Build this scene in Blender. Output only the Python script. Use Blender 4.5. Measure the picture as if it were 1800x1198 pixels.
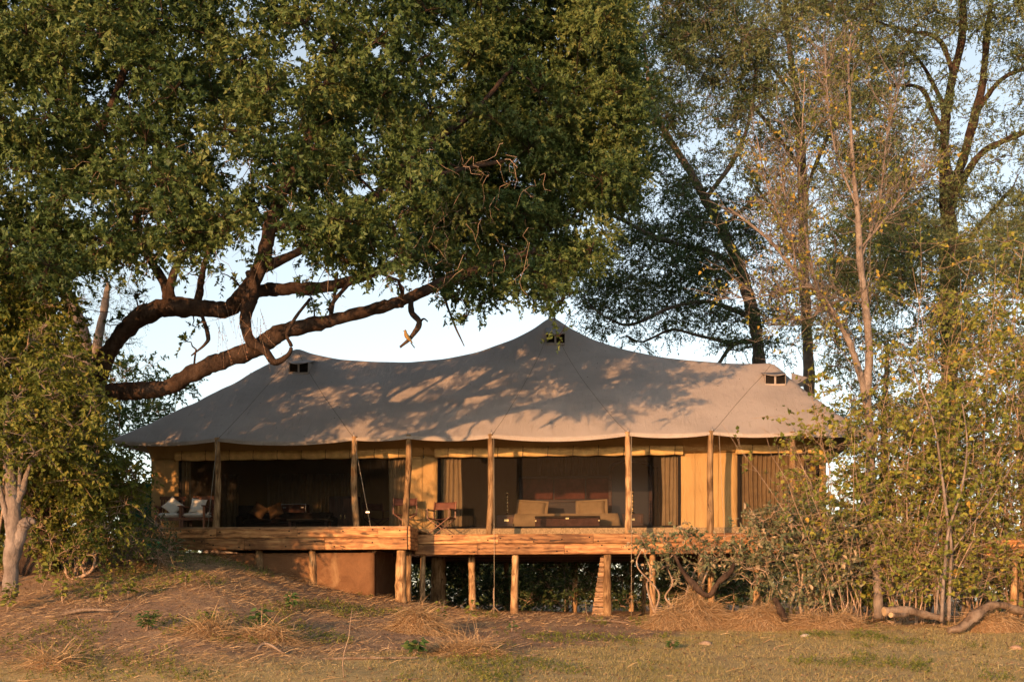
import bpy, math, random
import numpy as np
from mathutils import Vector, Matrix
for o in list(bpy.data.objects): bpy.data.objects.remove(o)
SC = bpy.context.scene
COL = SC.collection
R = math.radians
# ------------------------------------------------------------ camera
F = 2100.0; ZC = 1.3; HZ = 1055.0
cam = bpy.data.cameras.new('camera'); co = bpy.data.objects.new('camera', cam); COL.objects.link(co)
co.location = (0, 0, ZC); co.rotation_euler = (R(90), 0, 0)
cam.sensor_width = 36; cam.lens = F/1800*36; cam.shift_y = (HZ-599)/1800
cam.clip_start = 0.1; cam.clip_end = 2000
SC.camera = co
# ------------------------------------------------------------ sky, sun, exposure
SUN_AZ = R(26); SUN_EL = R(6.3)          # sun stands behind the camera, to its left
wd = bpy.data.worlds.new('World'); SC.world = wd; wd.use_nodes = True
nt = wd.node_tree; nt.nodes.clear()
sk = nt.nodes.new('ShaderNodeTexSky'); sk.sky_type = 'NISHITA'; sk.sun_disc = False
sk.sun_elevation = SUN_EL; sk.sun_rotation = math.pi + SUN_AZ
sk.air_density = 1.0; sk.dust_density = 1.6; sk.ozone_density = 1.0; sk.altitude = 900
hs = nt.nodes.new('ShaderNodeHueSaturation'); hs.inputs['Saturation'].default_value = 0.55
bg = nt.nodes.new('ShaderNodeBackground'); bg.inputs[1].default_value = 0.15
wo = nt.nodes.new('ShaderNodeOutputWorld')
nt.links.new(sk.outputs[0], hs.inputs['Color']); nt.links.new(hs.outputs[0], bg.inputs[0]); nt.links.new(bg.outputs[0], wo.inputs[0])
sl = bpy.data.lights.new('sun', 'SUN'); so = bpy.data.objects.new('sun', sl); COL.objects.link(so)
sl.energy = 3.3; sl.angle = R(0.6); sl.color = (1.0, 0.50, 0.205)
sd = Vector((math.sin(SUN_AZ)*math.cos(SUN_EL), math.cos(SUN_AZ)*math.cos(SUN_EL), -math.sin(SUN_EL)))
so.rotation_euler = sd.to_track_quat('-Z', 'Y').to_euler(); so.location = (-14, -36, 10)
SC.view_settings.view_transform = 'Standard'; SC.view_settings.look = 'None'
SC.view_settings.gamma = 1; SC.view_settings.use_curve_mapping = False
SC.view_settings.exposure = 1.22
SC.cycles.max_bounces = 6; SC.cycles.diffuse_bounces = 3; SC.cycles.glossy_bounces = 2; SC.cycles.transmission_bounces = 3
# ------------------------------------------------------------ helpers
rng = np.random.default_rng(7)
def W(px, py, Y): return np.array(((px-900)/F*Y, Y, ZC+(HZ-py)/F*Y))
def tag(o, label=None, cat=None, group=None, kind=None):
    if label: o['label'] = label
    if cat: o['category'] = cat
    if group: o['group'] = group
    if kind: o['kind'] = kind
    return o
def thing(name, label, cat, loc=(0,0,0), rotz=0, group=None):
    o = bpy.data.objects.new(name, None); COL.objects.link(o); o.empty_display_size = .2
    o.location = [float(v) for v in loc]; o.rotation_euler = (0, 0, rotz)
    return tag(o, label, cat, group)
def norm(v): return v/np.maximum(np.linalg.norm(v, axis=-1, keepdims=True), 1e-9)
class MB:
    """collects quads / triangles and builds one mesh"""
    def __init__(s): s.v = []; s.f = []; s.n = 0; s.r = []; s.sm = []
    def add(s, v, f, rnd=None, smooth=False):
        v = np.asarray(v, float).reshape(-1, 3); f = np.asarray(f, int)
        if len(f) == 0: return s
        s.v.append(v); s.f.append(f+s.n); s.n += len(v)
        s.r.append(np.zeros(len(f)) if rnd is None else np.asarray(rnd, float)); s.sm.append(np.full(len(f), smooth)); return s
    def box(s, c, d, rz=0, rx=0, ry=0):
        c = np.asarray(c, float); h = np.asarray(d, float)/2
        v = np.array([[x, y, z] for x in (-1, 1) for y in (-1, 1) for z in (-1, 1)])*h
        if rz or rx or ry:
            m = np.array(Matrix.Rotation(rz, 3, 'Z') @ Matrix.Rotation(ry, 3, 'Y') @ Matrix.Rotation(rx, 3, 'X')); v = v@m.T
        return s.add(v+c, [[0,1,3,2],[4,6,7,5],[0,4,5,1],[2,3,7,6],[0,2,6,4],[1,5,7,3]])
    def bar(s, a, b, w, t=None):
        """square bar from a to b"""
        a = np.asarray(a, float); b = np.asarray(b, float); t = t or w
        d = norm(b-a); ref = np.array((0,0,1.)) if abs(d[2]) < .9 else np.array((0,1.,0))
        u = norm(np.cross(d, ref)); q = np.cross(u, d); v = []
        for p in (a, b):
            for i, j in ((-1,-1),(1,-1),(1,1),(-1,1)): v.append(p+u*i*w/2+q*j*t/2)
        return s.add(v, [[3,2,1,0],[4,5,6,7],[0,1,5,4],[1,2,6,5],[2,3,7,6],[3,0,4,7]])
    def tubes(s, P, Rr, sides=5, cap=True, rnd=None, gnarl=0):
        """P (n,m,3) polylines, Rr (n,m) radii"""
        P = np.asarray(P, float); Rr = np.asarray(Rr, float)
        if P.ndim == 2: P = P[None]; Rr = Rr[None]
        n, m, _ = P.shape
        if n == 0: return s
        T = norm(np.gradient(P, axis=1)) if m > 2 else norm(np.repeat((P[:,1:]-P[:,:1]), 2, axis=1))
        ov = norm(P[:, -1]-P[:, 0]); ref = np.where(np.abs(ov[:, 2:3]) < .75, np.array([[0,0,1.]]), np.array([[.9,.43,0.]]))
        A = norm(np.cross(T, ref[:, None, :])); B = np.cross(T, A)
        an = np.arange(sides)*2*math.pi/sides
        RR = Rr[:,:,None]*np.ones(sides)
        if gnarl:
            g_ = np.random.default_rng(m).normal(size=(n, m, sides)); g_ = (g_+np.roll(g_, 1, 1)+np.roll(g_, -1, 1)+.7*np.roll(g_, 1, 2))/1.9; RR = RR*(1+gnarl*g_)
        V = P[:,:,None,:] + RR[...,None]*(np.cos(an)[None,None,:,None]*A[:,:,None,:]+np.sin(an)[None,None,:,None]*B[:,:,None,:])
        i = np.arange(m-1)[:, None]*sides; k = np.arange(sides)[None]; k2 = (k+1) % sides
        q = np.stack([i+k, i+k2, i+sides+k2, i+sides+k], -1).reshape(-1, 4)
        fq = (q[None]+(np.arange(n)*m*sides)[:, None, None]).reshape(-1, 4)
        rr = None if rnd is None else np.repeat(rnd, len(q))
        base = s.n
        s.add(V.reshape(-1, 3), fq, rr, True)
        if cap and sides >= 4:
            o = (np.arange(n)*m*sides)[:, None]
            if sides == 4: c = np.array([[3,2,1,0]])+o; e = np.array([[0,1,2,3]])+o+(m-1)*sides
            else:
                c = np.concatenate([np.array([[0, j+1, j, j] for j in range(1, sides-1)])[None]+o[:, :, None]], 0).reshape(-1, 4)
                e = (np.array([[0, j, j+1, j+1] for j in range(1, sides-1)])[None]+o[:, :, None]+(m-1)*sides).reshape(-1, 4)
            for ff in (c, e): s.f.append(ff+base); s.r.append(np.zeros(len(ff))); s.sm.append(np.full(len(ff), False))
        return s
    def lathe(s, prof, c=(0,0,0), n=14):
        """profile [(r,z)...] about z"""
        a = np.arange(n)*2*math.pi/n; p = np.array(prof, float)
        v = np.stack([p[:,0:1]*np.cos(a), p[:,0:1]*np.sin(a), np.repeat(p[:,1:2], n, 1)], -1).reshape(-1, 3)+np.asarray(c)
        m = len(p); i = np.arange(m-1)[:, None]*n; k = np.arange(n)[None]; k2 = (k+1) % n
        return s.add(v, np.stack([i+k, i+k2, i+n+k2, i+n+k], -1).reshape(-1, 4), None, True)
    def grid(s, V, smooth=True, rnd=None):
        """V (a,b,3) sheet"""
        a, b, _ = V.shape; i = np.arange(a-1)[:, None]*b; k = np.arange(b-1)[None]
        return s.add(V.reshape(-1, 3), np.stack([i+k, i+k+1, i+b+k+1, i+b+k], -1).reshape(-1, 4), None, smooth)
    def mesh(s, name):
        v = np.concatenate(s.v); f = np.concatenate([np.asarray(x) if x.shape[1] == 4 else np.concatenate([x, x[:, 2:3]], 1) for x in s.f])
        tri = f[:, 2] == f[:, 3]; ln = np.where(tri, 3, 4)
        mask = np.ones(f.shape, bool); mask[tri, 3] = False
        me = bpy.data.meshes.new(name); me.vertices.add(len(v)); me.vertices.foreach_set('co', v.astype(np.float32).ravel())
        me.loops.add(int(ln.sum())); me.loops.foreach_set('vertex_index', f[mask].astype(np.int32))
        me.polygons.add(len(f)); st = np.concatenate([[0], np.cumsum(ln)[:-1]])
        me.polygons.foreach_set('loop_start', st.astype(np.int32))
        me.polygons.foreach_set('use_smooth', np.concatenate(s.sm))
        at = me.attributes.new('rnd', 'FLOAT', 'FACE'); at.data.foreach_set('value', np.concatenate(s.r).astype(np.float32))
        me.update(calc_edges=True); return me
    def build(s, name, mat, parent=None, bevel=0, loc=None, rot=None):
        me = s.mesh(name); me.materials.append(mat)
        o = bpy.data.objects.new(name, me); COL.objects.link(o)
        if parent: o.parent = parent
        if loc is not None: o.location = [float(x) for x in loc]
        if rot is not None: o.rotation_euler = rot
        if bevel:
            b = o.modifiers.new('bevel', 'BEVEL'); b.width = bevel; b.segments = 2; b.limit_method = 'ANGLE'
        return o
def copy_tree(o, parent=None):
    c = o.copy(); COL.objects.link(c); c.parent = parent
    for ch in list(o.children): copy_tree(ch, c)
    return c
def crom(pts, k=6):
    """Catmull-Rom resample, rows may carry extra columns (radius)"""
    p = np.asarray(pts, float); p = np.vstack([2*p[0]-p[1], p, 2*p[-1]-p[-2]]); out = []
    for i in range(1, len(p)-2):
        for t in np.arange(k)/k:
            out.append(.5*((2*p[i])+(-p[i-1]+p[i+1])*t+(2*p[i-1]-5*p[i]+4*p[i+1]-p[i+2])*t*t+(-p[i-1]+3*p[i]-3*p[i+1]+p[i+2])*t**3))
    out.append(p[-2]); return np.array(out)
# ------------------------------------------------------------ materials
class NT:
    def __init__(s, name):
        s.m = bpy.data.materials.new(name); s.m.use_nodes = True; s.t = s.m.node_tree; s.t.nodes.clear()
        s.out = s.n('ShaderNodeOutputMaterial')
    def n(s, typ, **kw):
        nd = s.t.nodes.new(typ)
        for k, v in kw.items():
            if k.startswith('i_'):
                key = k[2:]; key = int(key) if key.isdigit() else key.replace('_', ' ')
                s.set(nd.inputs[key], v)
            else: setattr(nd, k, v)
        return nd
    def set(s, inp, v):
        if hasattr(v, 'is_linked') or isinstance(v, bpy.types.NodeSocket): s.t.links.new(v, inp)
        else:
            if isinstance(v, tuple) and len(v) == 3 and inp.type == 'RGBA': v = v+(1,)
            inp.default_value = v
    def coords(s, kind='Object', scale=(1,1,1)):
        tc = s.n('ShaderNodeTexCoord'); mp = s.n('ShaderNodeMapping'); s.t.links.new(tc.outputs[kind], mp.inputs[0])
        mp.inputs['Scale'].default_value = scale; return mp.outputs[0]
    def noise(s, vec, scale, detail=4, rough=.55, dist=0):
        nd = s.n('ShaderNodeTexNoise', i_Scale=scale, i_Detail=detail, i_Roughness=rough, i_Distortion=dist)
        if vec is not None: s.t.links.new(vec, nd.inputs['Vector'])
        return nd.outputs['Fac']
    def ramp(s, fac, stops, interp='LINEAR'):
        nd = s.n('ShaderNodeValToRGB'); cr = nd.color_ramp; cr.interpolation = interp
        while len(cr.elements) < len(stops): cr.elements.new(.5)
        for e, (p, c) in zip(cr.elements, stops):
            e.position = p; e.color = (c if isinstance(c, tuple) else (c, c, c))+(1,)
        s.t.links.new(fac, nd.inputs[0]); return nd.outputs[0]
    def mix(s, fac, a, b, mode='MIX'):
        nd = s.n('ShaderNodeMix', data_type='RGBA', blend_type=mode); s.set(nd.inputs[0], fac); s.set(nd.inputs[6], a); s.set(nd.inputs[7], b); return nd.outputs[2]
    def math(s, op, a, b=0.0):
        nd = s.n('ShaderNodeMath', operation=op); s.set(nd.inputs[0], a); s.set(nd.inputs[1], b); return nd.outputs[0]
    def bump(s, h, st=.4, dist=.02):
        return s.n('ShaderNodeBump', i_Height=h, i_Strength=st, i_Distance=dist).outputs[0]
    def bsdf(s, col, rough=.7, spec=.3, normal=None, metal=0, **kw):
        b = s.n('ShaderNodeBsdfPrincipled'); s.set(b.inputs['Base Color'], col); s.set(b.inputs['Roughness'], rough)
        b.inputs['Specular IOR Level'].default_value = spec; b.inputs['Metallic'].default_value = metal
        if normal is not None: s.t.links.new(normal, b.inputs['Normal'])
        return b.outputs[0]
    def done(s, sh): s.t.links.new(sh, s.out.inputs[0]); return s.m
def leaf_mat(name, stops, transl=.28, rough=.55, spec=.25):
    t = NT(name); a = t.n('ShaderNodeAttribute', attribute_name='rnd')
    c = t.ramp(a.outputs['Fac'], stops)
    b = t.bsdf(c, rough, spec); tr = t.n('ShaderNodeBsdfTranslucent'); t.set(tr.inputs[0], t.mix(.35, c, (.16,.20,.03)))
    mx = t.n('ShaderNodeMixShader', i_0=transl); t.t.links.new(b, mx.inputs[1]); t.t.links.new(tr.outputs[0], mx.inputs[2])
    return t.done(mx.outputs[0])
def bark_mat(name, c1, c2, c3, sc=1.0, bump=.8):
    t = NT(name); v = t.coords('Object', (1, 1, .35)); n1 = t.noise(v, 9*sc, 6, .65, .6); n2 = t.noise(t.coords('Object'), 1.7*sc, 3)
    c = t.mix(t.ramp(n2, [(.42, 0.), (.66, 1.)]), t.ramp(n1, [(.3, c1), (.62, c2)]), c3)
    n3 = t.noise(v, 26*sc, 4, .6)
    h = t.math('ADD', n1, t.math('MULTIPLY', n3, .4))
    return t.done(t.bsdf(c, .85, .15, t.bump(h, bump, .03)))
def wood_mat(name, c1, c2, c3, axis=0, gs=1.0, rough=.62, spec=.25, cracks=True):
    """sawn timber, grain along the given object axis, tone varies per piece"""
    t = NT(name); sc = [5.5*gs]*3; sc[axis] = .85*gs
    tc = t.n('ShaderNodeTexCoord'); oi = t.n('ShaderNodeObjectInfo')
    off = t.n('ShaderNodeVectorMath', operation='MULTIPLY_ADD'); t.t.links.new(tc.outputs['Object'], off.inputs[0]); off.inputs[1].default_value = (1,1,1)
    cb = t.n('ShaderNodeCombineXYZ', i_0=t.math('MULTIPLY', oi.outputs['Random'], 37.), i_1=t.math('MULTIPLY', oi.outputs['Random'], 11.), i_2=t.math('MULTIPLY', oi.outputs['Random'], 23.))
    t.t.links.new(cb.outputs[0], off.inputs[2])
    mp = t.n('ShaderNodeMapping'); t.t.links.new(off.outputs[0], mp.inputs[0]); mp.inputs['Scale'].default_value = sc
    n1 = t.noise(mp.outputs[0], 1.1, 7, .62, 2.2); n2 = t.noise(off.outputs[0], 1.7, 3, .55, .6)
    w = t.n('ShaderNodeTexWave', wave_type='BANDS', bands_direction='Z', i_Scale=.55, i_Distortion=9., i_Detail=3., i_Detail_Scale=.5)
    t.t.links.new(mp.outputs[0], w.inputs[0])
    g = t.math('ADD', t.math('MULTIPLY', n1, .9), t.math('MULTIPLY', w.outputs['Fac'], .1))
    c = t.ramp(g, [(.36, c1), (.5, c2), (.66, c3)])
    c = t.mix(t.ramp(n2, [(.5, 0.), (.68, .8)]), c, c1)
    hsv = t.n('ShaderNodeHueSaturation', i_Color=c, i_Value=t.math('ADD', t.math('MULTIPLY', oi.outputs['Random'], .75), .55)); c = hsv.outputs[0]
    h = n1
    if cracks:
        n4 = t.noise(mp.outputs[0], .9, 3, .7, 2.2); cr = t.ramp(n4, [(.34, 1.), (.385, 0.)]); c = t.mix(t.math('MULTIPLY', cr, .85), c, (.02, .012, .007))
        h = t.math('SUBTRACT', n1, cr)
    return t.done(t.bsdf(c, rough, spec, t.bump(h, .5, .012)))
def cloth_mat(name, c, var=.25, sc=3., weave=True, transl=0, rough=.9):
    t = NT(name); v = t.coords('Object'); n = t.noise(v, sc, 5, .6)
    c1 = tuple(x*(1-var) for x in c); c2 = tuple(min(1, x*(1+var*.6)) for x in c)
    col = t.ramp(n, [(.3, c1), (.7, c2)]); w = t.noise(v, 90, 2); 
    b = t.bsdf(col, rough, .1, t.bump(w, .25, .004))
    if transl:
        tr = t.n('ShaderNodeBsdfTranslucent'); t.set(tr.inputs[0], col); mx = t.n('ShaderNodeMixShader', i_0=transl)
        t.t.links.new(b, mx.inputs[1]); t.t.links.new(tr.outputs[0], mx.inputs[2]); return t.done(mx.outputs[0])
    return t.done(b)
def metal_mat(name, c, rough=.35):
    t = NT(name); return t.done(t.bsdf(t.mix(t.noise(t.coords('Object'), 14, 3), c, tuple(x*.6 for x in c)), rough, .5, None, 1))
M = {}
def canvas_roof():
    t = NT('roof_canvas'); v = t.coords('Object'); n1 = t.noise(v, .55, 5, .6, .4); n2 = t.noise(t.coords('Object', (1, 1, 1)), 5, 6, .7); n3 = t.noise(t.coords('Object', (6, .6, .6)), 2.2, 4, .6)
    c = t.ramp(n1, [(.32, (.275,.243,.222)), (.68, (.36,.318,.292))]); c = t.mix(t.ramp(n2, [(.55, 0.), (.8, .5)]), c, (.235,.205,.19))
    c = t.mix(t.ramp(n3, [(.62, 0.), (.74, .35)]), c, (.16,.135,.10))
    sp = t.ramp(t.noise(v, 9, 2, .5), [(.75, 0.), (.78, .8)]); c = t.mix(sp, c, (.12,.10,.08))
    wr = t.noise(t.coords('Object', (1, 1, 1)), 1.6, 3, .5, .8); h = t.math('ADD', t.math('MULTIPLY', wr, 1.0), t.math('MULTIPLY', t.noise(v, 120, 2), .06))
    wk = t.noise(t.coords('Object', (3.2, .5, .5)), 2.4, 4, .6, 1.5); h = t.math('ADD', h, t.math('MULTIPLY', wk, .7))
    return t.done(t.bsdf(c, .85, .15, t.bump(h, .4, .06)))
M['roof'] = canvas_roof()
def canvas_wall():
    t = NT('wall_canvas'); v = t.coords('Object'); n1 = t.noise(v, .9, 5, .6, .4); n2 = t.noise(t.coords('Object', (1, 1, .25)), 4, 5, .65)
    c = t.ramp(n1, [(.3, (.36,.23,.095)), (.7, (.43,.28,.12))]); c = t.mix(t.ramp(n2, [(.55, 0.), (.8, .5)]), c, (.34,.20,.075))
    wr = t.math('ADD', t.noise(t.coords('Object', (1, 1, .22)), 2.6, 3, .5, 1.2), t.math('MULTIPLY', t.noise(t.coords('Object', (1, 1, .5)), 9, 4, .6, 2.), .25))
    b = t.bsdf(c, .85, .12, t.bump(wr, .8, .07)); tr = t.n('ShaderNodeBsdfTranslucent'); t.set(tr.inputs[0], c)
    mx = t.n('ShaderNodeMixShader', i_0=.12); t.t.links.new(b, mx.inputs[1]); t.t.links.new(tr.outputs[0], mx.inputs[2])
    return t.done(mx.outputs[0])
M['wall'] = canvas_wall()
M['roll'] = cloth_mat('rolled_canvas', (.56,.38,.16), .3, 5)
M['curtain'] = cloth_mat('curtain_linen', (.55,.40,.22), .2, 4, True, .2)
M['dcurtain'] = cloth_mat('brown_curtain', (.48,.33,.17), .3, 4, True, .2)
M['white'] = cloth_mat('white_cotton', (.72,.69,.63), .1, 4)
M['pillow'] = cloth_mat('cream_linen', (.50,.36,.20), .15, 4)
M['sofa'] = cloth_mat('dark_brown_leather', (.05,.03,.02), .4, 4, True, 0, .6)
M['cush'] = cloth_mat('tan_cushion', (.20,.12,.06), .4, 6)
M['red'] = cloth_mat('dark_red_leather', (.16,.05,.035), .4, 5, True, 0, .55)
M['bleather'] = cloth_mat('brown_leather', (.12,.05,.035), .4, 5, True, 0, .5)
M['net'] = cloth_mat('green_shade_net', (.02,.10,.07), .3, 8)
M['rope'] = cloth_mat('guy_rope', (.30,.26,.20), .2, 8)
M['drope'] = cloth_mat('dark_rope', (.10,.08,.06), .2, 8)
M['rug'] = cloth_mat('woven_mat', (.26,.19,.11), .5, 30)
M['plank'] = wood_mat('reclaimed_sleeper', (.14,.06,.022), (.40,.19,.072), (.58,.33,.14))
M['board'] = wood_mat('deck_board', (.14,.08,.04), (.28,.16,.08), (.38,.24,.13), 0)
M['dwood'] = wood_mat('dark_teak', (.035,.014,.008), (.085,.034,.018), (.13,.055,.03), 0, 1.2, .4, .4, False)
M['rwood'] = wood_mat('red_teak', (.08,.03,.015), (.17,.065,.03), (.24,.10,.05), 2, 1.2, .45, .4, False)
M['pole'] = wood_mat('pole_wood', (.12,.065,.03), (.32,.20,.10), (.46,.31,.17), 2, 1.3, .75, .15)
M['brass'] = metal_mat('brass', (.75,.55,.25), .25)
M['steel'] = metal_mat('galvanised_steel', (.45,.43,.42), .4)
def plaster():
    t = NT('brown_plaster'); v = t.coords('Object'); n = t.noise(v, 2.2, 6, .65, .6); n2 = t.noise(v, 1.1, 4, .6, 1.)
    c = t.ramp(n, [(.3, (.12,.06,.03)), (.65, (.19,.10,.05))]); c = t.mix(t.ramp(n2, [(.58, 0.), (.68, .7)]), c, (.30,.19,.10))
    return t.done(t.bsdf(c, .9, .1, t.bump(t.noise(v, 18, 5, .7), .5, .02)))
M['plaster'] = plaster()
def screen():
    t = NT('insect_mesh'); b = t.bsdf((.02,.017,.014), .8, .1); tr = t.n('ShaderNodeBsdfTransparent')
    mx = t.n('ShaderNodeMixShader', i_0=.48); t.t.links.new(tr.outputs[0], mx.inputs[1]); t.t.links.new(b, mx.inputs[2]); return t.done(mx.outputs[0])
M['mesh'] = screen()
def glassy():
    t = NT('mirror_glass'); return t.done(t.bsdf((.03,.022,.016), .25, .4, None, 0))
M['mirror'] = glassy()
M['black'] = cloth_mat('black_webbing', (.015,.013,.012), .2, 6)
M['bark'] = bark_mat('dark_bark', (.013,.009,.007), (.045,.028,.02), (.078,.052,.038), 1.6, 1.)
M['barkg'] = bark_mat('grey_bark', (.045,.035,.03), (.12,.095,.075), (.17,.14,.115), 1.4)
M['barkp'] = bark_mat('pale_pink_bark', (.10,.082,.07), (.20,.16,.135), (.26,.215,.185), 2.6, .7)
M['twig'] = bark_mat('twig_bark', (.17,.12,.085), (.31,.22,.155), (.38,.285,.21), 3, .3)
M['log'] = bark_mat('weathered_log', (.06,.04,.027), (.19,.13,.088), (.26,.20,.15), 1.8, 1.)
M['leafA'] = leaf_mat('big_tree_leaves', [(0, (.03,.058,.019)), (.45, (.076,.122,.036)), (.8, (.118,.162,.048)), (1, (.17,.19,.06))])
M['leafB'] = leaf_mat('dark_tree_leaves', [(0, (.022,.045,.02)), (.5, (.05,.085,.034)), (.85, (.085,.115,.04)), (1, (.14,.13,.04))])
M['leafO'] = leaf_mat('olive_tree_leaves', [(0, (.055,.085,.035)), (.5, (.12,.152,.062)), (.9, (.18,.20,.085)), (1, (.24,.22,.085))])
M['leafY'] = leaf_mat('yellowing_leaves', [(0, (.095,.135,.03)), (.5, (.21,.235,.045)), (.85, (.33,.31,.06)), (1, (.48,.31,.06))], .35)
M['leafC'] = leaf_mat('creeper_leaves', [(0, (.06,.085,.018)), (.5, (.13,.155,.028)), (.85, (.20,.21,.04)), (1, (.28,.25,.05))], .3)
M['leafG'] = leaf_mat('fresh_green_leaves', [(0, (.03,.07,.02)), (.6, (.07,.13,.035)), (1, (.13,.17,.05))], .35)
M['leafP'] = leaf_mat('pale_broad_leaves', [(0, (.055,.08,.042)), (.5, (.125,.145,.075)), (.8, (.22,.19,.11)), (1, (.42,.32,.21))], .2)
M['straw'] = leaf_mat('dry_straw', [(0, (.25,.155,.08)), (.5, (.43,.29,.155)), (1, (.60,.44,.26))], .15, .7, .15)
M['grass'] = leaf_mat('lawn_grass', [(0, (.13,.145,.04)), (.3, (.28,.25,.09)), (.7, (.46,.36,.16)), (1, (.56,.44,.23))], .2, .7, .15)
# ------------------------------------------------------------ ground
_px = np.array([-900,-200,0,150,300,380,450,560,690,760,860,1060,1300,1800,2600]); _pz = np.array([2.3,2.45,2.55,2.6,2.55,2.38,2.07,1.66,1.32,1.14,1.02,.90,.87,.87,.87])
_xs = (_px-900)/F*29.5
def vnoise(x, y, s, seed=0):
    """cheap smooth value noise from sines"""
    r = np.random.default_rng(seed); out = 0
    for i in range(7):
        a = r.uniform(0, 6.28); f = s*r.uniform(.6, 1.7); out = out+np.sin((x*math.cos(a)+y*math.sin(a))*f+r.uniform(0, 6.28))
    return out/7
def gz(x, y):
    x = np.asarray(x, float); y = np.asarray(y, float)
    xp = x*29.5/np.clip(y, 12, 29.5); prof = np.interp(xp, _xs, _pz)
    near = np.interp(y, [0, 10, 18], [0, 0, .07])
    t = np.clip((y-16.5)/(29.5-16.5), 0, 1); t = .75*t**.9+.25*t*t*(3-2*t)
    back = np.clip((y-31)/12, 0, 1); back = back*back*(3-2*back); prof = prof*(1-back)+1.0*back
    z = near+(prof-near)*t
    amp = np.clip((60-np.hypot(x, y-20))/30, 0, 1)
    return z+amp*(.06*vnoise(x, y, 1.1, 1)+.028*vnoise(x, y, 4.3, 2)+.012*vnoise(x, y, 11, 3))
def gpt(px, Y): x = (px-900)/F*Y; return np.array((x, Y, float(gz(x, Y))))
def axis(lo, hi, st, far):
    a = np.arange(lo, hi+1e-6, st); g = np.array([1, 2.5, 5, 9, 15, 25, 45, 80, 150, 300, 600])
    return np.concatenate([lo-g[g < far][::-1], a, hi+g[g < far]])
gx = axis(-17, 17, .14, 700); gy = axis(12, 34, .13, 700)
X, Y = np.meshgrid(gx, gy, indexing='ij'); Z = gz(X, Y)
def lawn_w(x, y):
    """1 = short lawn, 0 = bare bank with straw"""
    e = y+.9*vnoise(x, y, .9, 11)+.25*vnoise(x, y, 5, 12); edge = np.interp(x, [-9, -4, 0, 2.5, 4, 12], [17.2, 18.4, 20.6, 23.5, 26.0, 26.8])
    return np.clip((edge-e)/1.2+.5, 0, 1)
def ground_mat():
    t = NT('ground_soil'); v = t.coords('Object'); a = t.n('ShaderNodeAttribute', attribute_name='lawn')
    n1 = t.noise(v, .8, 6, .65, .3); n2 = t.noise(v, 7, 6, .7); n3 = t.noise(t.coords('Object', (1.6, 6, 1)), 3.2, 6, .7, .8)
    soil = t.ramp(n2, [(.25, (.18,.115,.075)), (.6, (.33,.22,.145)), (.8, (.43,.30,.20))])
    straw = t.ramp(n3, [(.3, (.30,.20,.115)), (.7, (.49,.345,.21))])
    bank = t.mix(t.ramp(n1, [(.46, 0.), (.66, .7)]), soil, straw)
    lawn = t.ramp(n3, [(.3, (.24,.20,.085)), (.52, (.40,.31,.155)), (.75, (.50,.37,.205))])
    c = t.mix(a.outputs['Fac'], bank, lawn)
    h = t.math('ADD', t.noise(v, 22, 6, .75), t.math('MULTIPLY', n3, .6))
    return t.done(t.bsdf(c, .95, .08, t.bump(h, .8, .05)))
M['ground'] = ground_mat()
g = MB().grid(np.stack([X, Y, Z], -1)[:, ::-1]); go = g.build('ground', M['ground']); tag(go, 'dry sandy bank with straw sloping down to a patchy lawn', 'ground', kind='structure')
at = go.data.attributes.new('lawn', 'FLOAT', 'POINT'); at.data.foreach_set('value', lawn_w(X, Y)[:, ::-1].astype(np.float32).ravel())
# ------------------------------------------------------------ tent frame of reference
TH = R(5.5); OX, OY = -.51, 30.0; cth, sth = math.cos(TH), math.sin(TH)
def L(px, py, ly):
    """photo pixel at depth ly behind the eave -> tent coordinates"""
    k = (px-900)/F; lx = (k*(OY+ly*cth)-OX-ly*sth)/(cth+k*sth); Yw = OY-lx*sth+ly*cth
    return np.array((lx, ly, ZC+(HZ-py)/F*Yw))
def T(p): p = np.asarray(p, float); return np.stack([OX+p[..., 0]*cth+p[..., 1]*sth, OY-p[..., 0]*sth+p[..., 1]*cth, p[..., 2]], -1)
def lxof(px, ly): return L(px, 900, ly)[0]
tent = thing('safari_tent', 'large khaki canvas safari tent with three roof peaks on a timber deck', 'tent', (OX, OY, 0), -TH)
# roof membrane: relaxed between ridge rope, hips and eave
RY, BY = 4.3, 8.6
xL, xR = lxof(188, 0), lxof(1530, 0)
zE = lambda lx: np.interp(lx, [lxof(p, 0) for p in (188, 382, 622, 717, 864, 1104, 1252, 1395, 1530)], [L(p, q, 0)[2] for p, q in ((188,775),(382,772),(622,770),(717,767),(864,766),(1104,762),(1252,760),(1395,761),(1530,760))])
ridge_px = [(523,619),(545,624),(600,632),(660,636),(720,637),(780,631),(840,619),(900,599),(940,581),(970,566),(1000,579),(1040,598),(1100,616),(1160,627),(1220,634),(1290,639),(1330,640),(1358,639)]
rid = np.array([L(a, b, RY) for a, b in ridge_px])
rid[:, 2] += np.array([.16,.08,.03,.02,.02,.02,.03,.06,.12,.30,.12,.06,.03,.02,.02,.02,.03,.06])
hs_ = .1; nx = int(round((xR-xL)/hs_))+1; ny = int(round(BY/hs_))+1
gxx = np.linspace(xL, xR, nx); gyy = np.linspace(0, BY, ny)
sag = np.zeros(nx); pl = [lxof(p, 0) for p in (188, 382, 622, 717, 864, 1104, 1252, 1395, 1530)]
for a, b in zip(pl[:-1], pl[1:]):
    m = (gxx >= a) & (gxx <= b); t_ = (gxx[m]-a)/(b-a); sag[m] = -.10*(b-a)/3.0*4*t_*(1-t_)
Zr = np.full((nx, ny), 6.5); fixed = np.zeros((nx, ny), bool)
ez = zE(gxx); Zr[:, 0] = ez+sag; Zr[:, -1] = ez; fixed[:, 0] = fixed[:, -1] = True
Zr[0, :] = ez[0]; Zr[-1, :] = ez[-1]; fixed[0, :] = fixed[-1, :] = True
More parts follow.
